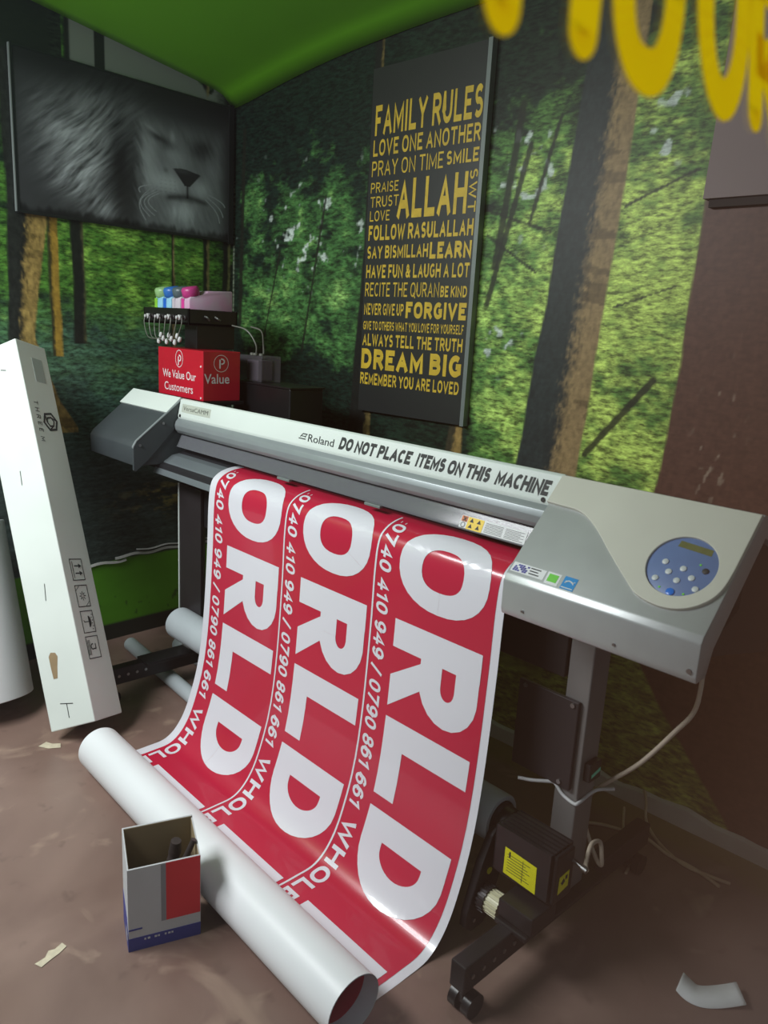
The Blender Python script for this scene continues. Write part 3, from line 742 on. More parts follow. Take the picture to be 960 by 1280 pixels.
bd = thing('wall_board', wb(2.4, 1.765, .02), 'mauve brown wall board high at the right, beneath the yellow letters', 'board')
MB = plane_m(wb(0, 0, .002), DL, (0, 0, 1))
bm = bmesh.new(); poly(bm, [(2.132, 1.778), (2.85, 1.778), (2.85, 2.36), (2.15, 2.36)], .026, MB); obj('panel', bm, M['board'], bd)
bm = bmesh.new(); poly(bm, rect(2.145, 1.757, 2.85, 1.778), .016, MB); o = obj('lower_ledge', bm, M['boardedge'], bd); o['label'] = 'dark brown lower lip'

# ------------------------------------------------------------------ the wide format printer
pr = thing('wide_format_printer', (-1.25, .24, 0), 'silver and white wide format printer on a dark stand', 'printer')
X0, X1 = -2.44, 0.0          # ends
RX = -.4148                  # left end of the right cover
SL = Vector((0, .1864, 1.1173 - .9236)).normalized()
body = [(.215, .872), (.06, .872), (.05, .862), (.36, .80), (.40, .86), (.40, 1.03), (.26, 1.085), (.205, 1.112), (.215, 1.0)]
bm = P_([(.10, .862), (.38, .80), (.40, .86), (.40, 1.03), (.30, 1.075), (.206, 1.112), (.206, .93), (.10, .88)], X0 + .015, X1 - .025)
obj('main_body', bm, M['body'], pr)
# top rail with its writing
bm = P_([(.187, 1.1185), (.178, 1.114), (.1665, 1.056), (.168, 1.047), (.205, 1.045), (.205, 1.112)], -2.056, RX, .002)
rail = obj('top_rail', bm, M['railwhite'], pr, smooth=35); rail['label'] = 'long white top rail with a written warning'
ro = Vector((0, .1665, 1.056)); rb_ = Vector((0, .0115, .058)).normalized()
MR = plane_m(ro, (1, 0, 0), rb_)                      # a = x, b up the face
bm = bmesh.new()
for s, xa, xb in [('DO NOT PLACE', -1.150, -.868), ('ITEMS ON THIS', -.848, -.610), ('MACHINE', -.592, -.445)]:
    lay(bm, text_quads(s, xb - xa, .035, .0092, slant=.22, gap=.10), MR, (xa, .011), .0006)
face_up(bm, (0, -1, .2)); obj('lettering', bm, M['ink'], rail, recalc=False)
bm = bmesh.new(); font_mesh(bm, 'Roland', MR, -1.290, .013, .022, .118, .004, .0006)
for q in ([(-1.335, .016), (-1.302, .016), (-1.300, .019), (-1.334, .019)], [(-1.330, .022), (-1.318, .034), (-1.314, .034), (-1.326, .022)], [(-1.318, .034), (-1.296, .034), (-1.297, .031), (-1.318, .031)], [(-1.297, .034), (-1.304, .022), (-1.307, .022), (-1.300, .034)], [(-1.328, .024), (-1.304, .024), (-1.305, .0265), (-1.326, .0265)]):
    bm.faces.new([bm.verts.new(MR @ Vector((x, y, .0006))) for x, y in q])
face_up(bm, (0, -1, .2)); obj('logo', bm, M['ink'], rail, recalc=False)
bm = bmesh.new(); poly(bm, rect(-2.035, .016, -1.84, .046), .0006, MR); nl = obj('name_label', bm, mat('grey_label', lin(188, 194, 182), .5, var=.03), rail)
bm = bmesh.new(); font_mesh(bm, 'VersaCAMM', MR, -2.025, .024, .015, .17, .0, .0012); face_up(bm, (0, -1, .2)); obj('label_lettering', bm, mat('faded_ink', lin(108, 112, 104), .6, var=.05), rail, recalc=False)
for x in (-2.040, -.452):
    bm = bmesh.new(); cyl(bm, MR @ Vector((x, .002, -.002)), MR @ Vector((x, .002, .002)), .0055, n=16); obj('screw', bm, M['black2'], rail)
# curved grey band and smoked window under the rail
bm = P_([(.168, 1.048), (.157, 1.036), (.153, 1.022), (.156, 1.006), (.166, .994), (.182, .990), (.205, .992), (.205, 1.048)], -2.056, RX, .0015)
obj('front_band', bm, M['silver2'], pr, smooth=50)
bm = P_([(.180, .991), (.172, .974), (.162, .952), (.157, .945), (.161, .943), (.167, .951), (.177, .973), (.185, .991)], -2.05, RX)
fw = obj('front_window', bm, M['smoke'], pr, smooth=50)
MWN = plane_m((0, .162, .952), (1, 0, 0), Vector((0, .010, .022)))
bm = bmesh.new(); poly(bm, rect(-.680, -.006, -.486, .026), .0008, MWN); wn = obj('warning_label', bm, M['label'], fw)
bm = bmesh.new()
poly(bm, rect(-.678, .011, -.660, .025), .0014, MWN); obj('orange_panel', bm, M['orange'], fw)
bm = bmesh.new(); poly(bm, rect(-.658, -.005, -.610, .025), .0014, MWN); obj('amber_panel', bm, M['amber'], fw)
bm = bmesh.new()
for k in range(2):
    for j in range(2): poly(bm, [(-.652 + .022 * k, -.001 + .014 * j), (-.640 + .022 * k, -.001 + .014 * j), (-.646 + .022 * k, .009 + .014 * j)], .0019, MWN)
for k in range(7): poly(bm, rect(-.604, .020 - .0035 * k, -.552, .021 - .0035 * k), .0014, MWN); poly(bm, rect(-.545, .020 - .0035 * k, -.492 - .01 * (k % 2), .021 - .0035 * k), .0014, MWN)
poly(bm, [(-.674, .013), (-.664, .023), (-.662, .021), (-.672, .011)], .0019, MWN); poly(bm, [(-.674, .023), (-.672, .025), (-.662, .013), (-.664, .011)], .0019, MWN)
lay(bm, ribbon(circ(-.669, .003, .006, 14), .0015, True), MWN, (0, 0), .0016)
obj('printed_lines', bm, M['ink'], fw)
bm = bmesh.new()
for x in (-1.40, -1.0):
    bm = bmesh.new(); box(bm, (x, .140, .940), (x + .062, .152, .948), .002); obj('media_clamp', bm, M['trim'], pr)
# apron the sheet runs over
bm = P_([(.206, .921), (.150, .912), (.118, .892), (.100, .866), (.091, .846), (.095, .844), (.206, .844)], -2.105, RX, .0012)
obj('apron', bm, M['apron'], pr, smooth=40)
# left cover
LP = [(.002, .880), (.000, .948), (.012, .966), (.134, 1.066), (.188, 1.110), (.30, 1.085), (.40, 1.04), (.40, .88)]
bm = P_(LP, -2.44, -2.068, .004); lc = obj('left_cover', bm, M['cover_grey'], pr, smooth=40)
bm = bmesh.new(); poly(bm, rect(-2.445, 0, -2.066, .078), .006, plane_m((0, .130, 1.064), (1, 0, 0), (0, .056, .050))); o = obj('lid', bm, M['railwhite'], lc); o['label'] = 'white lid strip'
bm = P_([(.004, .862), (-.004, .866), (-.004, .95), (.008, .970), (.132, 1.070), (.188, 1.117), (.195, 1.117), (.195, 1.05), (.10, .95), (.05, .90)], -2.070, -2.060, .001); o = obj('end_plate', bm, M['cover_grey'], lc)
bm = P_([(-.005, .945), (-.0055, .951), (.007, .972), (.131, 1.072), (.188, 1.119), (.190, 1.116), (.132, 1.069), (.008, .969)], -2.0705, -2.059); o = obj('plate_rim', bm, M['silver2'], lc); o['label'] = 'pale rim of the end plate'
for y, z in ((.02, .955), (.11, 1.03)):
    bm = bmesh.new(); cyl(bm, (-2.061, y, z), (-2.056, y, z), .005, n=14); obj('screw', bm, M['steel'], lc)
# right cover: a slanting hood
RP = [(.004, .845), (0, .857), (0, .918), (.007, .931), (.180, 1.111), (.190, 1.1165), (.30, 1.085), (.38, 1.045), (.38, 1.00), (.205, 1.075), (.050, .900), (.040, .848)]
bm = P_(RP, RX, X1, .003); rc = obj('right_cover', bm, M['silver'], pr, smooth=40); rc['label'] = 'silver slanting hood with control panel'
MC = plane_m((0, 0, .9236), (1, 0, 0), SL)            # a = x, b up the slope
def spline_plate(name, loops, h, m, parent, lift=0.0, bev=0.0):
    cu = bpy.data.curves.new(name, 'CURVE'); cu.dimensions = '2D'; cu.fill_mode = 'BOTH'; cu.extrude = h / 2; cu.bevel_depth = bev; cu.bevel_resolution = 2
    for L in loops:
        sp = cu.splines.new('POLY'); sp.points.add(len(L) - 1); sp.use_cyclic_u = True
        for p, (x, y) in zip(sp.points, L): p.co = (x, y, 0, 1)
    o = bpy.data.objects.new(name, cu); me = bpy.data.meshes.new_from_object(o); bpy.data.objects.remove(o); bpy.data.curves.remove(cu)
    me.transform(MC @ Matrix.Translation((0, 0, h / 2 + lift)))
    me.name = name
    return link(name, me, m, parent, smooth=35)
edge = catmull([(RX + .0, .193, 0), (-.385, .1915, 0), (-.340, .189, 0), (-.306, .176, 0), (-.268, .149, 0), (-.239, .124, 0), (-.205, .096, 0), (-.172, .070, 0), (-.145, .050, 0), (-.118, .041, 0), (-.088, .038, 0), (-.060, .043, 0), (-.036, .056, 0), (-.016, .078, 0), (-.006, .105, 0), (-.003, .14, 0)], 5)
outer = [(p.x, p.y) for p in edge] + [(-.003, .262), (RX, .262)]
DC = (-.0895, .1245); DR = .0610
spline_plate('panel_bezel', [outer, circ(*DC, DR + .003, 48)], .007, M['cream'], rc, -.001, .0015)['label'] = 'cream panel surround'
bm = bmesh.new(); lathe(bm, MC @ Vector((*DC, .0005)), MC.to_3x3() @ Vector((0, 0, 1)), [(0, DR + .002), (.0022, DR + .002), (.003, DR)], 56)
cp = obj('control_panel', bm, M['panelblue'], pr, smooth=40); cp['label'] = 'round blue control panel'
def on_panel(bm, x, y, r, h, z0=.003, n=16): lathe(bm, MC @ Vector((x, y, z0)), MC.to_3x3() @ Vector((0, 0, 1)), [(0, r), (h * .7, r), (h, r * .75)], n)
bm = bmesh.new(); poly(bm, [(-.114, .1635), (-.050, .1585), (-.0505, .1715), (-.1125, .1765)], .0009, MC @ Matrix.Translation((0, 0, .003))); obj('display', bm, M['lcd'], cp)
for x, y in [(-.121, .126), (-.107, .108), (-.124, .089), (-.085, .121), (-.086, .095), (-.064, .107), (-.049, .088)]:
    bm = bmesh.new(); on_panel(bm, x, y, .0058, .003); obj('button', bm, M['button'], cp, smooth=40)
bm = bmesh.new(); on_panel(bm, -.047, .127, .0058, .003); o = obj('button', bm, M['ink'], cp, smooth=40); o['label'] = 'dark button'
bm = bmesh.new(); on_panel(bm, -.087, .070, .0075, .0035); o = obj('button', bm, M['bluebtn'], cp, smooth=40); o['label'] = 'bright blue button'
for x, y in [(-.060, .137), (-.109, .074), (-.064, .073)]:
    bm = bmesh.new(); on_panel(bm, x, y, .0022, .0015, n=10); obj('indicator', bm, M['led'], cp)
bm = bmesh.new()
for x, y, w in [(-.129, .135, .016), (-.108, .137, .010), (-.060, .1425, .010), (-.130, .098, .010), (-.092, .081, .010), (-.053, .098, .009), (-.094, .105, .003), (-.086, .1075, .003), (-.078, .107, .003), (-.091, .113, .003), (-.075, .110, .003)]:
    poly(bm, rect(x, y, x + w, y + .0018), .0004, MC @ Matrix.Translation((0, 0, .003)))
obj('panel_marks', bm, M['button'], cp)
def sticker(name, pts, m, lift=0.0006): 
    bm = bmesh.new(); poly(bm, pts, lift, MC); return obj(name, bm, m, rc)
sticker('sticker', [(-.409, .018), (-.330, .018), (-.330, .040), (-.409, .040)], M['label'])['label'] = 'white sticker with violet chequer'
bm = bmesh.new()
for i in range(6):
    for j in range(4):
        if (i + j) % 4 != 3: poly(bm, [(-.405 + .0056 * i + .001 * j, .0205 + .0042 * j), (-.4004 + .0056 * i + .001 * j, .0205 + .0042 * j), (-.4000 + .0056 * i + .001 * j, .0242 + .0042 * j), (-.4046 + .0056 * i + .001 * j, .0242 + .0042 * j)], .0011, MC)
obj('sticker_print', bm, M['violet'], rc)
bm = bmesh.new()
for j in range(3): poly(bm, rect(-.366, .0345 - .0062 * j, -.342 - .004 * (j % 2), .0368 - .0062 * j), .0011, MC)
obj('sticker_print', bm, M['ink'], rc)
sticker('sticker', [(-.325, .014), (-.295, .014), (-.296, .041), (-.327, .041)], M['label'])['label'] = 'white sticker with green square'
sticker('sticker_print', rect(-.3215, .020, -.300, .037), M['green'], .0011)
sticker('sticker', rect(-.288, .014, -.259, .042), M['sky'])['label'] = 'blue sticker with star sweep'
bm = bmesh.new(); lay(bm, ribbon(arc(-.2735, .024, .010, .009, 20, 160, 10), .002, False), MC, (0, 0), .0011); lay(bm, ribbon([(-.283, .031), (-.275, .034), (-.268, .030), (-.262, .034)], .0014, False), MC, (0, 0), .0011); poly(bm, rect(-.286, .0165, -.261, .0185), .0011, MC)
obj('sticker_print', bm, M['button'], rc)
for x, z, r in ((-.013, .8665, .0045), (-.155, .8655, .0028), (-.36, .8655, .0028)):
    bm = bmesh.new(); cyl(bm, (x, .001, z), (x, -.003, z), r, n=14); obj('screw', bm, M['steel'], rc)
# stand
for s, xl in ((0, -.362), (1, -2.098)):
    bm = B_(((xl, .200, .134), (xl + .060, .272, .86)), bev=.003); lg = obj('leg', bm, M['leg'], pr)
    bx = xl + .014
    bm = B_(((bx, -.145, .072), (bx + .040, .620, .136)), ((bx - .012, .010, .130), (bx + .075, .330, .142)), bev=.003); ft = obj('foot_beam', bm, M['black'], pr)
    for k in range(5):
        bm = bmesh.new(); cyl(bm, (bx + .039, -.12 + .035 * k, .105), (bx + .0425, -.12 + .035 * k, .105), .0055, n=12); obj('bolt', bm, M['steel'], ft)
    for y in (-.110, .585):
        bm = bmesh.new()
        for dx in (-.018, .018): cyl(bm, (bx + .020 + dx - .010, y, .027), (bx + .020 + dx + .010, y, .027), .027, n=24)
        box(bm, (bx + .014, y - .018, .03), (bx + .026, y + .018, .073), .002)
        obj('caster', bm, M['black2'], pr, smooth=40)
bm = B_(((-.480, .188, .405), (-.318, .199, .622)), bev=.002); pl = obj('mounting_plate', bm, M['plate'], pr)
for x, z in ((-.332, .612), (-.345, .418), (-.46, .612)):
    bm = bmesh.new(); cyl(bm, (x, .189, z), (x, .184, z), .0055, n=14); obj('screw', bm, M['steel'], pl)
bm = B_(((-2.085, .186, .16), (-1.93, .198, .80)), bev=.002); obj('mounting_plate', bm, M['plate'], pr)
bm = B_(((-2.091, .184, .16), (-2.086, .199, .80))); o = obj('plate_edge', bm, M['railwhite'], pr)
bm = B_(((-2.03, .20, .66), (-.37, .24, .80)), bev=.003); obj('cross_beam', bm, M['black'], pr)
bm = B_(((-.302, .215, .43), (-.285, .262, .475)), bev=.002); sk = obj('socket', bm, M['black2'], pr)
bm = bmesh.new(); poly(bm, [(.222, .440), (.258, .448), (.258, .457), (.222, .449)], .0008, plane_m((-.285, 0, 0), (0, 1, 0), (0, 0, 1))); o = obj('label', bm, M['teal'], sk); o['label'] = 'pale green label'
# take-up unit at the right foot
bm = bmesh.new()
prof = []
ymin, ymax, zmin, zmax = .068, .152, .186, .322
for k in range(6):                                   # finned top
    y0 = ymin + (ymax - ymin) * k / 6; prof += [(y0, zmax), (y0 + .008, zmax), (y0 + .008, zmax - .008), (y0 + .013, zmax - .008)]
prof += [(ymax, zmax), (ymax, zmin + .02), (ymax - .02, zmin), (ymin + .02, zmin), (ymin, zmin + .02)]
prism(bm, prof, -.415, -.270); mo = obj('take_up_motor', bm, M['black'], pr)
for bb in (((-.270, .076, .20), (-.258, .146, .318)), ((-.428, .078, .196), (-.415, .144, .312))):
    bm = B_(bb, bev=.004); obj('motor_cap', bm, M['black2'], mo)
MM = plane_m((0, ymin, 0), (1, 0, 0), (0, 0, 1))
bm = bmesh.new(); poly(bm, [(-.388, .212), (-.300, .208), (-.302, .274), (-.388, .278)], .0008, MM); o = obj('motor_label', bm, M['yellow'], mo); o['label'] = 'yellow rating label'
bm = bmesh.new()
for k in range(7): poly(bm, rect(-.380, .222 + .007 * k, -.318 - .006 * (k % 3), .2232 + .007 * k), .0013, MM)
poly(bm, rect(-.338, .215, -.337, .27), .0013, MM); poly(bm, rect(-.376, .258, -.372, .272), .0013, MM)
obj('label_lines', bm, M['ink'], mo)
MM2 = plane_m((-.258, 0, 0), (0, 1, 0), (0, 0, 1))
bm = bmesh.new(); poly(bm, [(.090, .222), (.128, .228), (.128, .268), (.092, .264)], .0008, MM2); o = obj('motor_label', bm, M['yellow'], mo); o['label'] = 'small yellow side label'
bm = bmesh.new(); poly(bm, [(.098, .248), (.108, .256), (.114, .246), (.104, .240)], .0013, MM2); poly(bm, rect(.114, .250, .122, .260), .0013, MM2); obj('label_lines', bm, M['ink'], mo)
bm = bmesh.new(); cyl(bm, (-.258, .140, .285), (-.236, .140, .281), .005, n=12); cyl(bm, (-.236, .140, .281), (-.222, .140, .279), .0075, n=14); obj('plug', bm, M['steel'], mo)
bm = bmesh.new(); lathe(bm, (-2.02, .150, .270), (1, 0, 0), [(0, .060), (1.552, .060), (1.555, .058), (1.555, .047), (1.53, .046)], 36)
o = obj('take_up_tube', bm, M['tube'], pr, smooth=40)
bm = bmesh.new(); lathe(bm, (-.490, .150, .270), (1, 0, 0), [(0, .045), (.03, .045), (.034, .040), (.06, .040)], 32); obj('flange', bm, M['black2'], pr, smooth=40)
bm = bmesh.new()
arm = [(.092, .262), (.108, .278), (.165, .290), (.182, .275), (.172, .235), (.120, .120), (.105, .055), (.085, .030), (.040, .030), (.018, .050), (.020, .085), (.06, .20)]
prism(bm, arm, -.462, -.442, .003); am = obj('take_up_arm', bm, M['black'], pr)
bm = bmesh.new(); cyl(bm, (-.442, .090, .172), (-.4405, .090, .172), .0085, n=20); o = obj('round_sticker', bm, M['yellow'], am); o['label'] = 'round yellow sticker'
for y, z in ((.045, .06), (.09, .075), (.05, .10)):
    bm = bmesh.new(); cyl(bm, (-.442, y, z), (-.438, y, z), .005, n=12); obj('bolt', bm, M['steel'], am)
def gear(name, x0, x1, r, m):
    bm = bmesh.new(); n = 18; pts = []
    for i in range(n):
        a = 2 * PI * i / n; e = PI / n
        for t, rr in ((-.55, r * .9), (-.45, r), (.45, r), (.55, r * .9)): pts.append((.075 + rr * math.cos(a + e * t), .112 + rr * math.sin(a + e * t)))
    prism(bm, pts, x0, x1); return obj(name, bm, m, pr)
gear('gear', -.441, -.420, .034, M['plate']); gear('gear', -.420, -.384, .029, M['gearcream'])['label'] = 'cream gear wheel'
bm = B_(((-.36, .02, .145), (-.268, .11, .187)), bev=.003); obj('motor_bracket', bm, M['black'], pr)

# ------------------------------------------------------------------ the printed vinyl hanging out of the printer
PROF = [(.26, .926), (.20, .9265), (.152, .921), (.114, .905), (.091, .875), (.082, .80), (.078, .66), (.066, .44), (.048, .28), (.02, .165), (-.02, .066), (-.075, .010), (-.15, .0012), (-.25, .0012), (-.332, .0012)]
cm = catmull([(0, y, z) for y, z in PROF], 24)
yz = np.array([(p.y, p.z) for p in cm]); SV = np.r_[0, np.cumsum(np.linalg.norm(np.diff(yz, axis=0), axis=1))]
SOFF = .155                                          # length still under the window
tan = np.gradient(yz, axis=0); tan /= np.linalg.norm(tan, axis=1)[:, None]; nrm = np.stack([tan[:, 1], -tan[:, 0]], 1) * -1   # printed side
if nrm[0][1] < 0: nrm = -nrm
VX0, VX1 = -1.700, -.465
VLEN = SV[-1]
def bend(u, v, lift):
    y = np.interp(v, SV, yz[:, 0]) + np.interp(v, SV, nrm[:, 0]) * lift; z = np.interp(v, SV, yz[:, 1]) + np.interp(v, SV, nrm[:, 1]) * lift
    return (VX0 + u, y, z)
vb = thing('vinyl_banner', (-1.08, -.1, 0), 'red and white printed vinyl sheet hanging from the printer into a roll', 'banner')
def bent(name, quads, lift, m, parent):
    bm = bmesh.new()
    for i, q in enumerate(quads):
        try: bm.faces.new([bm.verts.new((p[0], min(max(p[1], 0), VLEN), 1e-5 * (i % 41))) for p in q])
        except ValueError: pass
    cuts = list(np.arange(.0, .32, .010)) + list(np.arange(.34, .88, .05)) + list(np.arange(.88, VLEN, .012))
    for v in cuts:
        bmesh.ops.bisect_plane(bm, geom=bm.verts[:] + bm.edges[:] + bm.faces[:], plane_co=(0, v, 0), plane_no=(0, 1, 0), dist=1e-6)
    for v in bm.verts: v.co = bend(v.co.x, v.co.y, lift + v.co.z)
    bm.normal_update()
    for f in bm.faces:
        yy = f.calc_center_median(); i = int(np.argmin((yz[:, 0] - yy.y) ** 2 + (yz[:, 1] - yy.z) ** 2))
        if f.normal.y * nrm[i][0] + f.normal.z * nrm[i][1] < 0: f.normal_flip()
    return obj(name, bm, m, parent, smooth=60, recalc=False)
UW = VX1 - VX0
sheet = bent('sheet', [rect(0, 0, UW, VLEN)], 0.0, M['print_white'], vb)
v0 = .018
VB = v0 + 0.0
bent('red_print', [rect(.036, 0.02, 1.212, VLEN)], .0006, M['red'], vb)
DV = VOFF = -.017                                      # shift between the measured drop and this sheet
Q = []
for k in range(3):
    u0 = .036 + .392 * k
    if k: Q.append(rect(u0 - .003, .09, u0 + .003, VLEN))
    def put(qs, ub, va):
        for q in qs: Q.append([(ub + p[1], va + p[0]) for p in q])
    put(text_quads(':0740 410 949 / 0790 861 661', .80, .044, .0085, slant=.12, gap=.14), u0 + .014, .125 + DV)
    put(text_quads('WHOLESALE', .50, .050, .0105, gap=.16), u0 + .014, .965 + DV)
    ub, h = u0 + .088, .284; t = .082
    put(text_quads('O', .212, h, .076), ub - .004, .124 + DV)
    R_ = [[(0, 0), (t, 0), (t, h), (0, h)]]
    # heavy R, L, D drawn to measure (a along the reading direction, b towards cap height)
    put([[(0, 0), (.074, 0), (.074, h), (0, h)]], ub, .385 + DV)
    put(ribbon([(.03, h - .036), (.125, h - .036)] + arc(.125, h - .093, .062, .057, 85, -85, 10) + [(.125, h - .150), (.03, h - .150)], .070, False), ub, .385 + DV)
    put([[(.078, .115), (.150, .115), (.235, 0), (.150, 0)]], ub, .385 + DV)
    put([[(0, 0), (.076, 0), (.076, h), (0, h)], [(0, 0), (.212, 0), (.212, .072), (0, .072)]], ub, .648 + DV)
    put([[(0, 0), (.070, 0), (.070, h), (0, h)]], ub, .893 + DV)
    put(ribbon([(.03, .036), (.085, .036)] + [(.085 + .086 * math.cos(a), h / 2 + (h / 2 - .036) * math.sin(a)) for a in np.linspace(-1.35, 1.35, 16)] + [(.085, h - .036), (.03, h - .036)], .072, False), ub, .893 + DV)
    put([rect(0, 0, .06, h + .005)], ub, 1.205 + DV)
bent('lettering', Q, .0012, M['print_white'], vb)
# the loose roll on the floor
CY, CZ, R0 = -.332, .0695, .0680
def spiral(inset, turns=2.6, n=150, start=0.0):
    out = []
    for i in range(n + 1):
        a = start + (turns * 2 * PI - start) * i / n; r = R0 - .0013 * a / (2 * PI) - inset
        out.append((CY - r * math.sin(a), CZ - r * math.cos(a)))
    return out
def roll_surface(name, prof, x0, x1, m, flip=False, nx=8):
    bm = bmesh.new(); prev = None
    for i in range(nx + 1):
        t = i / nx; x = x0 + (x1 - x0) * t; sk = .012 * (1 - t)
        row = [bm.verts.new((x, y + sk, z)) for y, z in prof]
        if prev:
            for j in range(len(prof) - 1): bm.faces.new((prev[j], prev[j + 1], row[j + 1], row[j]))
        prev = row
    return obj(name, bm, m, vb, smooth=80, recalc=False)
roll_surface('roll', spiral(0), -1.672, -.436, M['white'])
roll_surface('rolled_print', spiral(.0009), -1.66, -.478, M['red'])['label'] = 'red inside of the roll'
bm = bmesh.new()
roll_surface('roll_lining', spiral(.0006), -1.671, -.437, M['print_white'])

# ------------------------------------------------------------------ ink supply behind the left cover
MXF = lambda y: plane_m((0, y, 0), (1, 0, 0), (0, 0, 1))
MYF = lambda x: plane_m((x, 0, 0), (0, 1, 0), (0, 0, 1))
sh = thing('rear_shelf', (-2.2, .42, 1.06), 'black shelf behind the printer carrying the red box', 'shelf')
bm = B_(((-2.50, .222, 1.098), (-1.985, .402, 1.111)), ((-2.45, .4015, .92), (-2.12, .415, 1.111)), bev=.002); obj('board', bm, M['black2'], sh)
rx0, rx1, ry0, ry1 = -2.335, -1.998, .236, .392
rbx = thing('red_box', ((rx0 + rx1) / 2, (ry0 + ry1) / 2, 1.112), 'red box with white customer greeting behind the left printer cover', 'box')
bm = B_(((rx0, ry0, 1.112), (rx1, ry1, 1.291)), bev=.002); obj('body', bm, M['redbox'], rbx)
bm = bmesh.new(); Mx = MXF(ry0 - .0008)
lay(bm, ribbon(circ(-2.170, 1.254, .027, 28, .031), .0025, True), Mx)
lay(bm, ribbon([(-2.176, 1.230), (-2.176, 1.262)], .006, False) + ribbon([(-2.172, 1.266)] + arc(-2.168, 1.256, .011, .010, 80, -100, 8), .005, False), Mx)
font_mesh(bm, 'We Value Our', Mx, -2.298, 1.180, .030, .250, .006); font_mesh(bm, 'Customers', Mx, -2.285, 1.132, .030, .215, .004)
face_up(bm, (0, -1, 0)); obj('lettering', bm, M['logo_white'], rbx, recalc=False)
for x, z in ((-2.012, 1.235), (-2.012, 1.122)):
    bm = bmesh.new(); cyl(bm, (x, ry0 + .001, z), (x, ry0 - .002, z), .004, n=10); obj('rivet', bm, M['logo_white'], rbx)
bm = bmesh.new(); My = MYF(rx1 + .0008)
lay(bm, ribbon(circ(.310, 1.248, .030, 28, .030), .002, True), My)
lay(bm, ribbon([(.305, 1.230), (.305, 1.262)], .006, False) + ribbon([(.309, 1.264)] + arc(.312, 1.255, .011, .009, 80, -100, 8), .005, False), My)
font_mesh(bm, 'Value', My, .240, 1.176, .034, .105, .010)
face_up(bm, (1, 0, 0)); obj('lettering', bm, M['logo_white'], rbx, recalc=False)

kx0, kx1, ky0, ky1 = -2.505, -2.148, .262, .474
rk = thing('ink_rack', ((kx0 + kx1) / 2, .37, 1.293), 'black ink rack with four capped tanks above the red box', 'ink rack')
bm = B_(((kx0, ky0, 1.378), (kx1, ky1, 1.388)), ((kx0, ky0, 1.378), (kx1, ky0 + .008, 1.438)), ((kx1 - .008, ky0, 1.378), (kx1, ky1, 1.436)), ((kx0, ky0, 1.378), (kx0 + .008, ky1, 1.438)), ((kx0, ky1 - .008, 1.378), (kx1, ky1, 1.438)), bev=.0015)
obj('tray', bm, M['black2'], rk)
bm = B_(((kx0 + .26, .30, 1.292), (kx1 - .006, .465, 1.380)), bev=.002); obj('stand', bm, M['black2'], rk)
for k in range(8):
    x = kx0 + .045 + .042 * k
    bm = bmesh.new(); lathe(bm, (x, ky0, 1.404), (0, -1, 0), [(0, .010), (.008, .010), (.010, .006), (.018, .006)], 14)
    o = obj('fitting', bm, M['tie'] if k % 2 == 0 else M['plate'], rk, smooth=40)
    bm = bmesh.new(); ex = kx0 + .15 + .024 * k
    tube(bm, [(x, ky0 - .016, 1.404), (x + .004, ky0 - .022, 1.375), ((x + ex) / 2 - .01, ky0 - .026, 1.325), (ex, ky0 - .020, 1.318)], .0018, 6, 6); obj('hose', bm, M['hose'], rk, smooth=60)
bm = bmesh.new()
for k in range(9):
    x = kx0 + .165 + .021 * k; z = 1.321 + .012 * ((k * 5) % 3)
    lathe(bm, (x, ky0 - .020, z), (.3 * math.cos(k * 2), -.2, -1), [(0, .005), (.006, .007), (.015, .007), (.020, .003)], 10)
obj('connectors', bm, M['tie'], rk, smooth=40)
bm = bmesh.new(); tube(bm, [(kx1, .33, 1.412), (kx1 + .012, .335, 1.408), (kx1 + .010, .345, 1.398)], .004, 6); obj('hook', bm, M['steel'], rk)
bm = bmesh.new(); tube(bm, [(kx1, .375, 1.412), (kx1 + .012, .38, 1.405), (kx1 + .010, .392, 1.400)], .004, 6); obj('hook', bm, M['steel'], rk)
tks = [('green', M['inkgreen'], M['cap_green'], M['inkcyan']), ('blue', M['inkblue'], M['cap_blue'], M['inkcyan']), ('grey', M['tank'], M['cap_grey'], M['tank']), ('pink', M['inkpink'], M['cap_pink'], M['pinktank'])]
where = ['leftmost of the four on the rack', 'second from left on the rack', 'third from left, between blue and pink caps', 'rightmost, with long pale pink side']
for k, (cn, ink, cap, bod) in enumerate(tks):
    x0 = kx0 + .070 + .070 * k; x1 = x0 + .062
    tk = thing('ink_tank', ((x0 + x1) / 2, .35, 1.390), f'ink tank with {cn} cap, {where[k]}', 'ink tank', 'ink tanks on the black rack')
    pr_ = [(.274, 1.390), (.274, 1.470), (.282, 1.482), (.330, 1.484), (.352, 1.506), (.462, 1.512), (.462, 1.390)]
    bm = P_(pr_, x0, x1, .006); obj('body', bm, bod, tk, smooth=40)
    bm = B_(((x0 + .006, .2715, 1.392), (x0 + .026, .2745, 1.474)), bev=.001); obj('ink_level', bm, ink, tk)
    bm = bmesh.new(); lathe(bm, ((x0 + x1) / 2, .302, 1.480), (0, -.25, 1), [(0, .026), (.006, .033), (.030, .033), (.038, .027), (.040, .0)], 24)
    obj('cap', bm, cap, tk, smooth=50)
cb = thing('clear_ink_cassette', (-2.02, .49, 1.177), 'clear plastic ink cassette right of the red box', 'cassette')
bm = B_(((-2.100, .450, 1.182), (-1.945, .54, 1.280)), bev=.004); obj('case', bm, M['clear'], cb)
bm = B_(((-2.060, .462, 1.186), (-1.985, .53, 1.262)), bev=.004); obj('ink_bag', bm, mat('dim_violet', lin(96, 84, 96), .5, var=.1), cb)
bm = bmesh.new()
for x, a in ((-2.04, .06), (-1.99, -.02)): tube(bm, [(x, .49, 1.278), (x + .004, .485, 1.32), (x - a * .6, .47, 1.37), (x - a - .05, .45, 1.385)], .003, 6, 6)
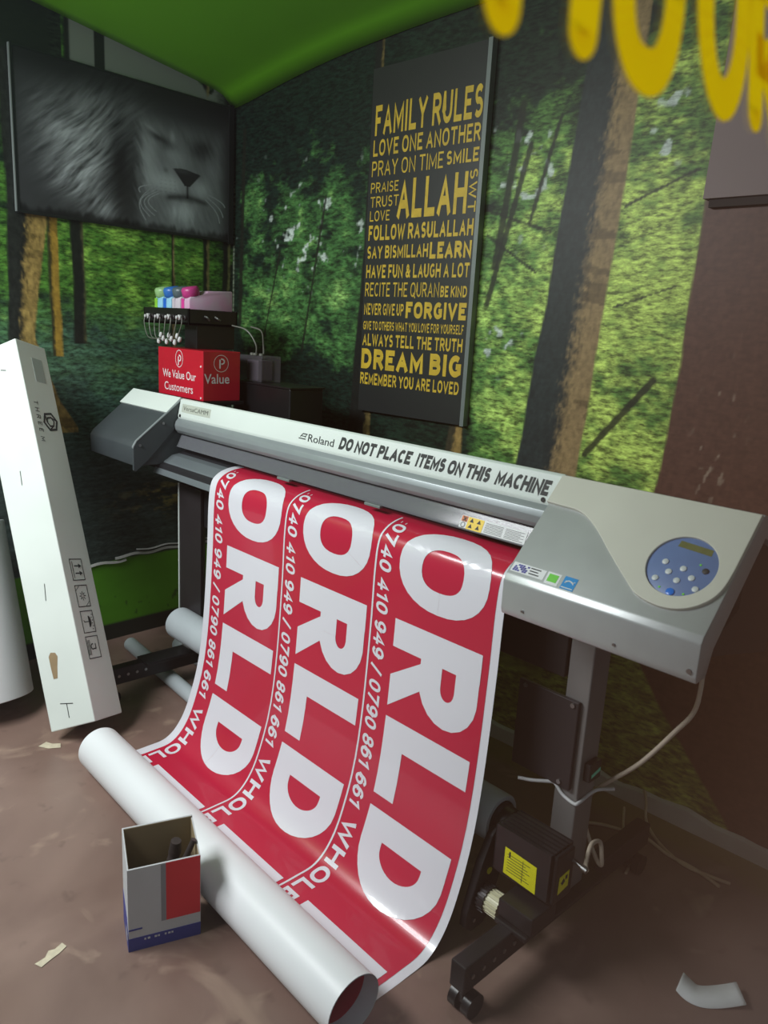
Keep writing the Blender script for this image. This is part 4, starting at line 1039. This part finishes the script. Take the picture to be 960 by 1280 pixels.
for x in (-2.05, -2.03, -1.99): cyl(bm, (x, .48, 1.280), (x, .48, 1.288), .009, n=12)
obj('hose', bm, M['hose'], cb, smooth=60)
eb = thing('pump_box', (-1.92, .50, 1.06), 'black pump box behind the rail, under the clear cassette', 'box')
bm = B_(((-2.10, .43, 1.03), (-1.735, .58, 1.176)), bev=.004); obj('body', bm, M['black2'], eb)
bm = B_(((-2.11, .425, 1.176), (-1.73, .585, 1.182)), bev=.001); obj('lid', bm, M['black2'], eb)
bm = B_(((-2.09, .418, 1.015), (-1.74, .585, 1.03)), bev=.002); obj('bracket', bm, M['black2'], eb)

# ------------------------------------------------------------------ tall white carton leaning on the left wall
def rot3(a, b, c_):
    return Matrix.Rotation(c_, 4, 'Z') @ Matrix.Rotation(b, 4, 'Y') @ Matrix.Rotation(a, 4, 'X')
CM = Matrix.Translation((-1.923, -.381, .036)) @ rot3(-.2723, -.3919, .6049)
CM = Matrix.Translation((.008, 0, 0)) @ CM
cw, cd, ch = .1765, .1458, 1.3465
ct = thing('long_carton', (-1.92, -.27, 0), 'tall narrow white carton leaning against the left wall', 'carton')
bm = bmesh.new(); box(bm, (0, 0, 0), (cw, cd, ch), .003, 2, CM); obj('body', bm, M['carton'], ct)
def on_f1(h=.0006): return CM @ plane_m((0, 0, 0), (1, 0, 0), (0, 0, 1))
def on_f2(): return CM @ plane_m((cw, 0, 0), (0, 1, 0), (0, 0, 1))
F1, F2 = on_f1(), on_f2()
for a, b in (((.092, .486), (.084, .429)), ((.083, .080), (.082, .032)), ((.058, .084), (.108, .075)), ((.087, .887), (.083, .837)), ((.092, 1.256), (.113, 1.248))):
    bm = bmesh.new(); lay(bm, ribbon([a, b], .0028, False), F1, (0, 0), .0008); obj('staple', bm, M['ink'], ct)
bm = bmesh.new(); poly(bm, [(.050, .244), (.060, .256), (.078, .252), (.085, .238), (.076, .205), (.068, .168), (.052, .168), (.050, .205)], .0008, F1); o = obj('torn_patch', bm, M['kraft'], ct); o['label'] = 'torn brown patch'
for k, z in enumerate((.511, .418, .328, .240)):
    bm = bmesh.new(); cx, hw, hh = .068, .030, .037
    lay(bm, ribbon(rect(cx - hw, z - hh, cx + hw, z + hh), .003, True), F2, (0, 0), .0008)
    if k == 0:
        for y in (-.013, .013):
            lay(bm, ribbon([(cx - .012, z + y), (cx + .016, z + y)], .004, False), F2, (0, 0), .0008); poly(bm, [(cx + .010, z + y - .008), (cx + .024, z + y), (cx + .010, z + y + .008)], .0009, F2)
        lay(bm, ribbon([(cx - .020, z - .03), (cx - .020, z + .03)], .003, False), F2, (0, 0), .0008)
    if k == 1:
        for a in range(8): lay(bm, ribbon([(cx + .005 * math.cos(a * PI / 4), z + .005 * math.sin(a * PI / 4)), (cx + .016 * math.cos(a * PI / 4), z + .016 * math.sin(a * PI / 4))], .0028, False), F2, (0, 0), .0008)
        lay(bm, ribbon([(cx - .028, z + .02), (cx - .010, z + .035)], .002, False) + ribbon([(cx + .010, z - .035), (cx + .028, z - .02)], .002, False), F2, (0, 0), .0008)
    if k == 2:
        poly(bm, [(cx + .004 + .012 * math.sin(t), z + .020 * math.cos(t)) for t in np.linspace(0, PI, 12)], .0009, F2); lay(bm, ribbon([(cx + .006, z), (cx - .018, z), (cx - .021, z + .006)], .003, False), F2, (0, 0), .0008)
        for a in range(6): poly(bm, rect(cx + .018 + .004 * (a % 2), z - .028 + .010 * a, cx + .022 + .004 * (a % 2), z - .025 + .010 * a), .0009, F2)
    if k == 3:
        lay(bm, ribbon([(cx + .012, z + .012), (cx + .012, z - .006), (cx + .003, z - .006)] + arc(cx - .003, z + .002, .008, .009, -60, -300, 8), .004, False), F2, (0, 0), .0008)
        for a in range(3): lay(bm, ribbon([(cx - .016 - .005 * a, z - .026), (cx - .014 - .005 * a, z + .026)], .002, False), F2, (0, 0), .0008)
    obj('pictogram', bm, M['ink'], ct)
bm = bmesh.new()
hx = [(.092 + .034 * math.cos(PI / 3 * k + .2), 1.052 + .034 * math.sin(PI / 3 * k + .2)) for k in range(6)]
hx2 = [(.092 + .018 * math.cos(PI / 3 * k + .2), 1.052 + .018 * math.sin(PI / 3 * k + .2)) for k in range(6)]
lay(bm, ribbon(hx, .008, True) + ribbon(hx2, .006, True) + ribbon([hx[0], hx2[1]], .005, False) + ribbon([hx[2], hx2[3]], .005, False) + ribbon([hx[4], hx2[5]], .005, False), F2, (0, 0), .0008)
obj('logo', bm, M['ink'], ct); bm = bmesh.new()
q = text_quads('THREE M', .150, .020, .0028, gap=.7); lay(bm, [[(p[1], -p[0]) for p in k] for k in q], F2, (.026, 1.122), .0008)
obj('lettering', bm, M['ink'], ct)
bm = bmesh.new(); poly(bm, rect(.062, 1.20, .112, 1.29), .0007, F2); obj('tape', bm, mat('dull_tape', lin(176, 186, 182), .35, var=.04), ct)

# fat white roll standing left of the carton
rl = thing('media_roll', (-2.22, -.47, 0), 'fat white media roll standing beside the tall carton, cut by left edge', 'roll')
a = Vector((-2.245, -.478, .050)); d = Vector((-.30, -.02, 1)).normalized()
bm = bmesh.new(); lathe(bm, a, d, [(0, .05), (0, .148), (.002, .150), (.62, .150), (.622, .148), (.622, .05), (.60, .05)], 56); obj('wrap', bm, M['white'], rl, smooth=40)
bm = bmesh.new(); lathe(bm, a - d * .002, d, [(0, .038), (0, .05), (.626, .05), (.626, .038)], 32); obj('core', bm, M['kraft'], rl, smooth=40)

# ------------------------------------------------------------------ small open carton with a tool
bx = thing('open_carton', (-.95, -.47, 0), 'small open white, red and blue carton on the floor before the vinyl roll', 'carton')
o0 = Vector((-.920, -.581, 0)); ax = Vector((.0535, .151, 0)); ay = Vector((-.104, .028, 0))
wx, wy_ = ax.length, ay.length; ax.normalize(); ay = (ay - ax * ay.dot(ax)).normalized(); hb = .212; tw = .003
BM = Matrix((ax, ay, Vector((0, 0, 1)))).transposed().to_4x4(); BM.translation = o0
def wall(bm, a, b, za, zb, z0=0.0):
    """one carton panel between plan rectangles a-b with a sloping top edge"""
    (x0, y0), (x1, y1) = a, b
    lo = [(x0, y0), (x1, y0), (x1, y1), (x0, y1)]; ht = lambda y: za + (zb - za) * y / wy_
    A = [bm.verts.new(BM @ Vector((x, y, z0))) for x, y in lo]; Bt = [bm.verts.new(BM @ Vector((x, y, ht(y)))) for x, y in lo]
    bm.faces.new(A[::-1]); bm.faces.new(Bt)
    for k in range(4): bm.faces.new((A[k], A[(k + 1) % 4], Bt[(k + 1) % 4], Bt[k]))
hk = hb + .034
bm = bmesh.new()
wall(bm, (0, 0), (wx, tw), hb, hk); wall(bm, (0, wy_ - tw), (wx, wy_), hb, hk); wall(bm, (0, tw), (tw, wy_ - tw), hb, hk); wall(bm, (wx - tw, tw), (wx, wy_ - tw), hb - .001, hk - .004)
box(bm, (tw, tw, 0), (wx - tw, wy_ - tw, .004), 0, 1, BM)
obj('body', bm, M['boxwhite'], bx)
bm = bmesh.new(); e = .0008
wall(bm, (tw, tw), (wx - tw, tw + e), hb - .001, hk - .001, .004); wall(bm, (tw, wy_ - tw - e), (wx - tw, wy_ - tw), hb - .001, hk - .001, .004); wall(bm, (tw, tw + e), (tw + e, wy_ - tw - e), hb - .001, hk - .001, .004); wall(bm, (wx - tw - e, tw + e), (wx - tw, wy_ - tw - e), hb - .002, hk - .005, .004)
box(bm, (tw, tw, .004), (wx - tw, wy_ - tw, .0048), 0, 1, BM)
o = obj('lining', bm, M['kraft_in'], bx); o['label'] = 'brown inside'
FB = BM @ plane_m((0, 0, 0), (1, 0, 0), (0, 0, 1)); FS = BM @ plane_m((0, wy_, 0), (0, -1, 0), (0, 0, 1))
bm = bmesh.new(); poly(bm, rect(.083, .062, wx - .001, hb - .001), .0006, FB); obj('red_panel', bm, M['boxred'], bx)
bm = bmesh.new(); poly(bm, rect(.072, .062, .083, hb - .002), .0006, FB); obj('grey_stripe', bm, M['boxgrey'], bx)
bm = bmesh.new(); poly(bm, [(0, 0), (wx, 0), (wx, .034), (0, .034)], .0007, FB); poly(bm, [(0, .0), (wy_, 0), (wy_, .042), (wy_ * .75, .072), (0, .085)], .0007, FS); poly(bm, rect(0, .054, .030, .058), .0007, FB)
obj('blue_band', bm, M['boxblue'], bx)
bm = bmesh.new()
for k in range(9):
    if k not in (2, 5): poly(bm, rect(.034 + .0075 * k, .024, .038 + .0075 * k + .0015 * (k % 2), .0285), .0012, FB)
obj('band_print', bm, M['boxwhite'], bx)
bm = bmesh.new(); lay(bm, text_quads('B', .032, .026, .006), FS, (wy_ - .04, .018), .0012)
obj('band_letter', bm, M['boxwhite'], bx)
tl = thing('pliers', (-.95, -.47, .005), 'dark-handled pliers standing in the small open carton', 'tool')
def bp(a, b, z): return BM @ Vector((a, b, z))
bm = bmesh.new(); P = catmull([bp(.085, .05, .06), bp(.098, .062, .13), bp(.112, .070, .175), bp(.116, .066, .214)], 6)
rings(bm, P, [.010 + .004 * math.sin(PI * i / (len(P) - 1)) + (.002 if i > 12 else 0) for i in range(len(P))], [P[min(i + 1, len(P) - 1)] - P[max(i - 1, 0)] for i in range(len(P))], 14); obj('handle', bm, M['tool'], tl, smooth=60)
bm = bmesh.new(); P = catmull([bp(.09, .05, .06), bp(.108, .048, .12), bp(.132, .040, .180), bp(.152, .038, .228)], 6)
rings(bm, P, [.0085 - .002 * (i / len(P)) for i in range(len(P))], [P[min(i + 1, len(P) - 1)] - P[max(i - 1, 0)] for i in range(len(P))], 14); obj('handle', bm, M['tool'], tl, smooth=60)
bm = bmesh.new(); P = [bp(.075, .048, .006), bp(.080, .050, .035), bp(.088, .05, .07)]; rings(bm, P, [.004, .011, .013], [P[1] - P[0]] * 3, 10); obj('jaw', bm, M['steel'], tl, smooth=60)

# ------------------------------------------------------------------ cables and scraps
def cable(name, pts, r, m, label, cat='cable', group=None):
    bm = bmesh.new(); tube(bm, pts, r, 8, 8); return tag(obj(name, bm, m, smooth=60), label, cat, group)
cable('power_cable', [(-.110, .30, .80), (-.108, .30, .70), (-.118, .305, .645), (-.145, .30, .595), (-.214, .298, .484), (-.29, .292, .395), (-.322, .286, .345), (-.318, .284, .28), (-.297, .282, .238), (-.275, .282, .205), (-.262, .28, .202), (-.262, .275, .23), (-.268, .27, .265), (-.262, .22, .285), (-.238, .16, .280), (-.224, .141, .279)], .0052, M['cable'], 'cream power cable looping from the right cover down to the motor')
cable('cable_tie', [(-.430, .150, .400), (-.400, .165, .402), (-.366, .193, .404), (-.355, .194, .402), (-.335, .195, .385), (-.305, .195, .378), (-.298, .205, .380), (-.297, .270, .385), (-.26, .29, .40)], .0042, M['tie'], 'white tie knotted around the right printer leg', 'tie')
cable('floor_wire', [(-.452, .872, .060), (-.430, .845, .045), (-.40, .80, .012), (-.33, .745, .005), (-.24, .71, .005), (-.165, .722, .005), (-.12, .735, .005)], .0045, M['cable2'], 'tan wire dropping from the skirting and running right along the floor', 'wire', 'loose wires under the printer')
cable('floor_wire', [(-.53, .650, .006), (-.48, .690, .006), (-.42, .715, .006), (-.36, .725, .012), (-.29, .715, .006), (-.21, .715, .006), (-.135, .700, .006)], .0048, M['cable2'], 'longest tan wire lying flat and crossing the other two', 'wire', 'loose wires under the printer')
cable('floor_wire', [(-.475, .800, .02), (-.445, .745, .006), (-.41, .690, .012), (-.36, .640, .006), (-.335, .585, .005), (-.325, .55, .005)], .0042, M['cable2'], 'short bent wire nearest the printer leg', 'wire', 'loose wires under the printer')

def scrap(name, pts, m, label, curl=0.0, cat='paper scrap', group=None):
    bm = bmesh.new(); poly(bm, pts, .0008, Matrix.Translation((0, 0, .001)))
    bmesh.ops.triangulate(bm, faces=bm.faces[:])
    return tag(obj(name, bm, m), label, cat, group)
def arcstrip(p0, pm, p1, w):
    c_ = catmull([(*p0, 0), (*pm, 0), (*p1, 0)], 10); L = []; Rr = []
    for i, p in enumerate(c_):
        d = (c_[min(i + 1, len(c_) - 1)] - c_[max(i - 1, 0)]).normalized(); n = Vector((-d.y, d.x, 0)) * w / 2
        L.append((p + n)); Rr.append((p - n))
    return L, Rr
L, Rr = arcstrip((-.052, .302), (-.006, .312), (.054, .378), .050)
bm = bmesh.new(); n = len(L); rows = []
for i in range(n):
    z = .0015 + .012 * (2 * i / (n - 1) - 1) ** 2
    rows.append([bm.verts.new((L[i].x, L[i].y, z + .010)), bm.verts.new((Rr[i].x, Rr[i].y, z))])
for i in range(n - 1): bm.faces.new((rows[i][0], rows[i][1], rows[i + 1][1], rows[i + 1][0]))
ps = obj('paper_strip', bm, M['paper'], smooth=60); tag(ps, 'curved white paper strip on the floor at lower right', 'paper scrap')
m_ = ps.modifiers.new('thickness', 'SOLIDIFY'); m_.thickness = .0008
scrap('tape_scrap', [(-1.018, -.752), (-1.000, -.744), (-1.008, -.722), (-1.014, -.700), (-1.024, -.680), (-1.040, -.684), (-1.032, -.703), (-1.036, -.716), (-1.022, -.728)], M['scrap'], 'crumpled pale tape scrap on the open floor, lower left', group='scraps on the floor')
scrap('tape_scrap', [(-1.912, -.425), (-1.880, -.405), (-1.862, -.372), (-1.888, -.362), (-1.902, -.385), (-1.925, -.395)], M['scrap'], 'small tan tape scrap at the foot of the leaning carton', group='scraps on the floor')
# grey tubes lying behind the hanging sheet
def lying(a, b, r, label):
    bm = bmesh.new(); a, b = Vector(a), Vector(b); L_ = (b - a).length
    lathe(bm, a, b - a, [(0.02, r * .8), (0, r * .8), (0, r), (L_, r), (L_, r * .8), (L_ - .02, r * .8)], 24)
    return tag(obj('media_core', bm, M['tube'], smooth=40), label, 'tube', 'grey tubes under the printer')
lying((-2.46, .155, .030), (-1.55, .10, .030), .028, 'thin grey tube on the floor, nearer the carton, behind the hanging sheet')
lying((-2.33, .315, .035), (-1.50, .300, .035), .034, 'thicker pale grey tube on the floor beneath the left printer leg')
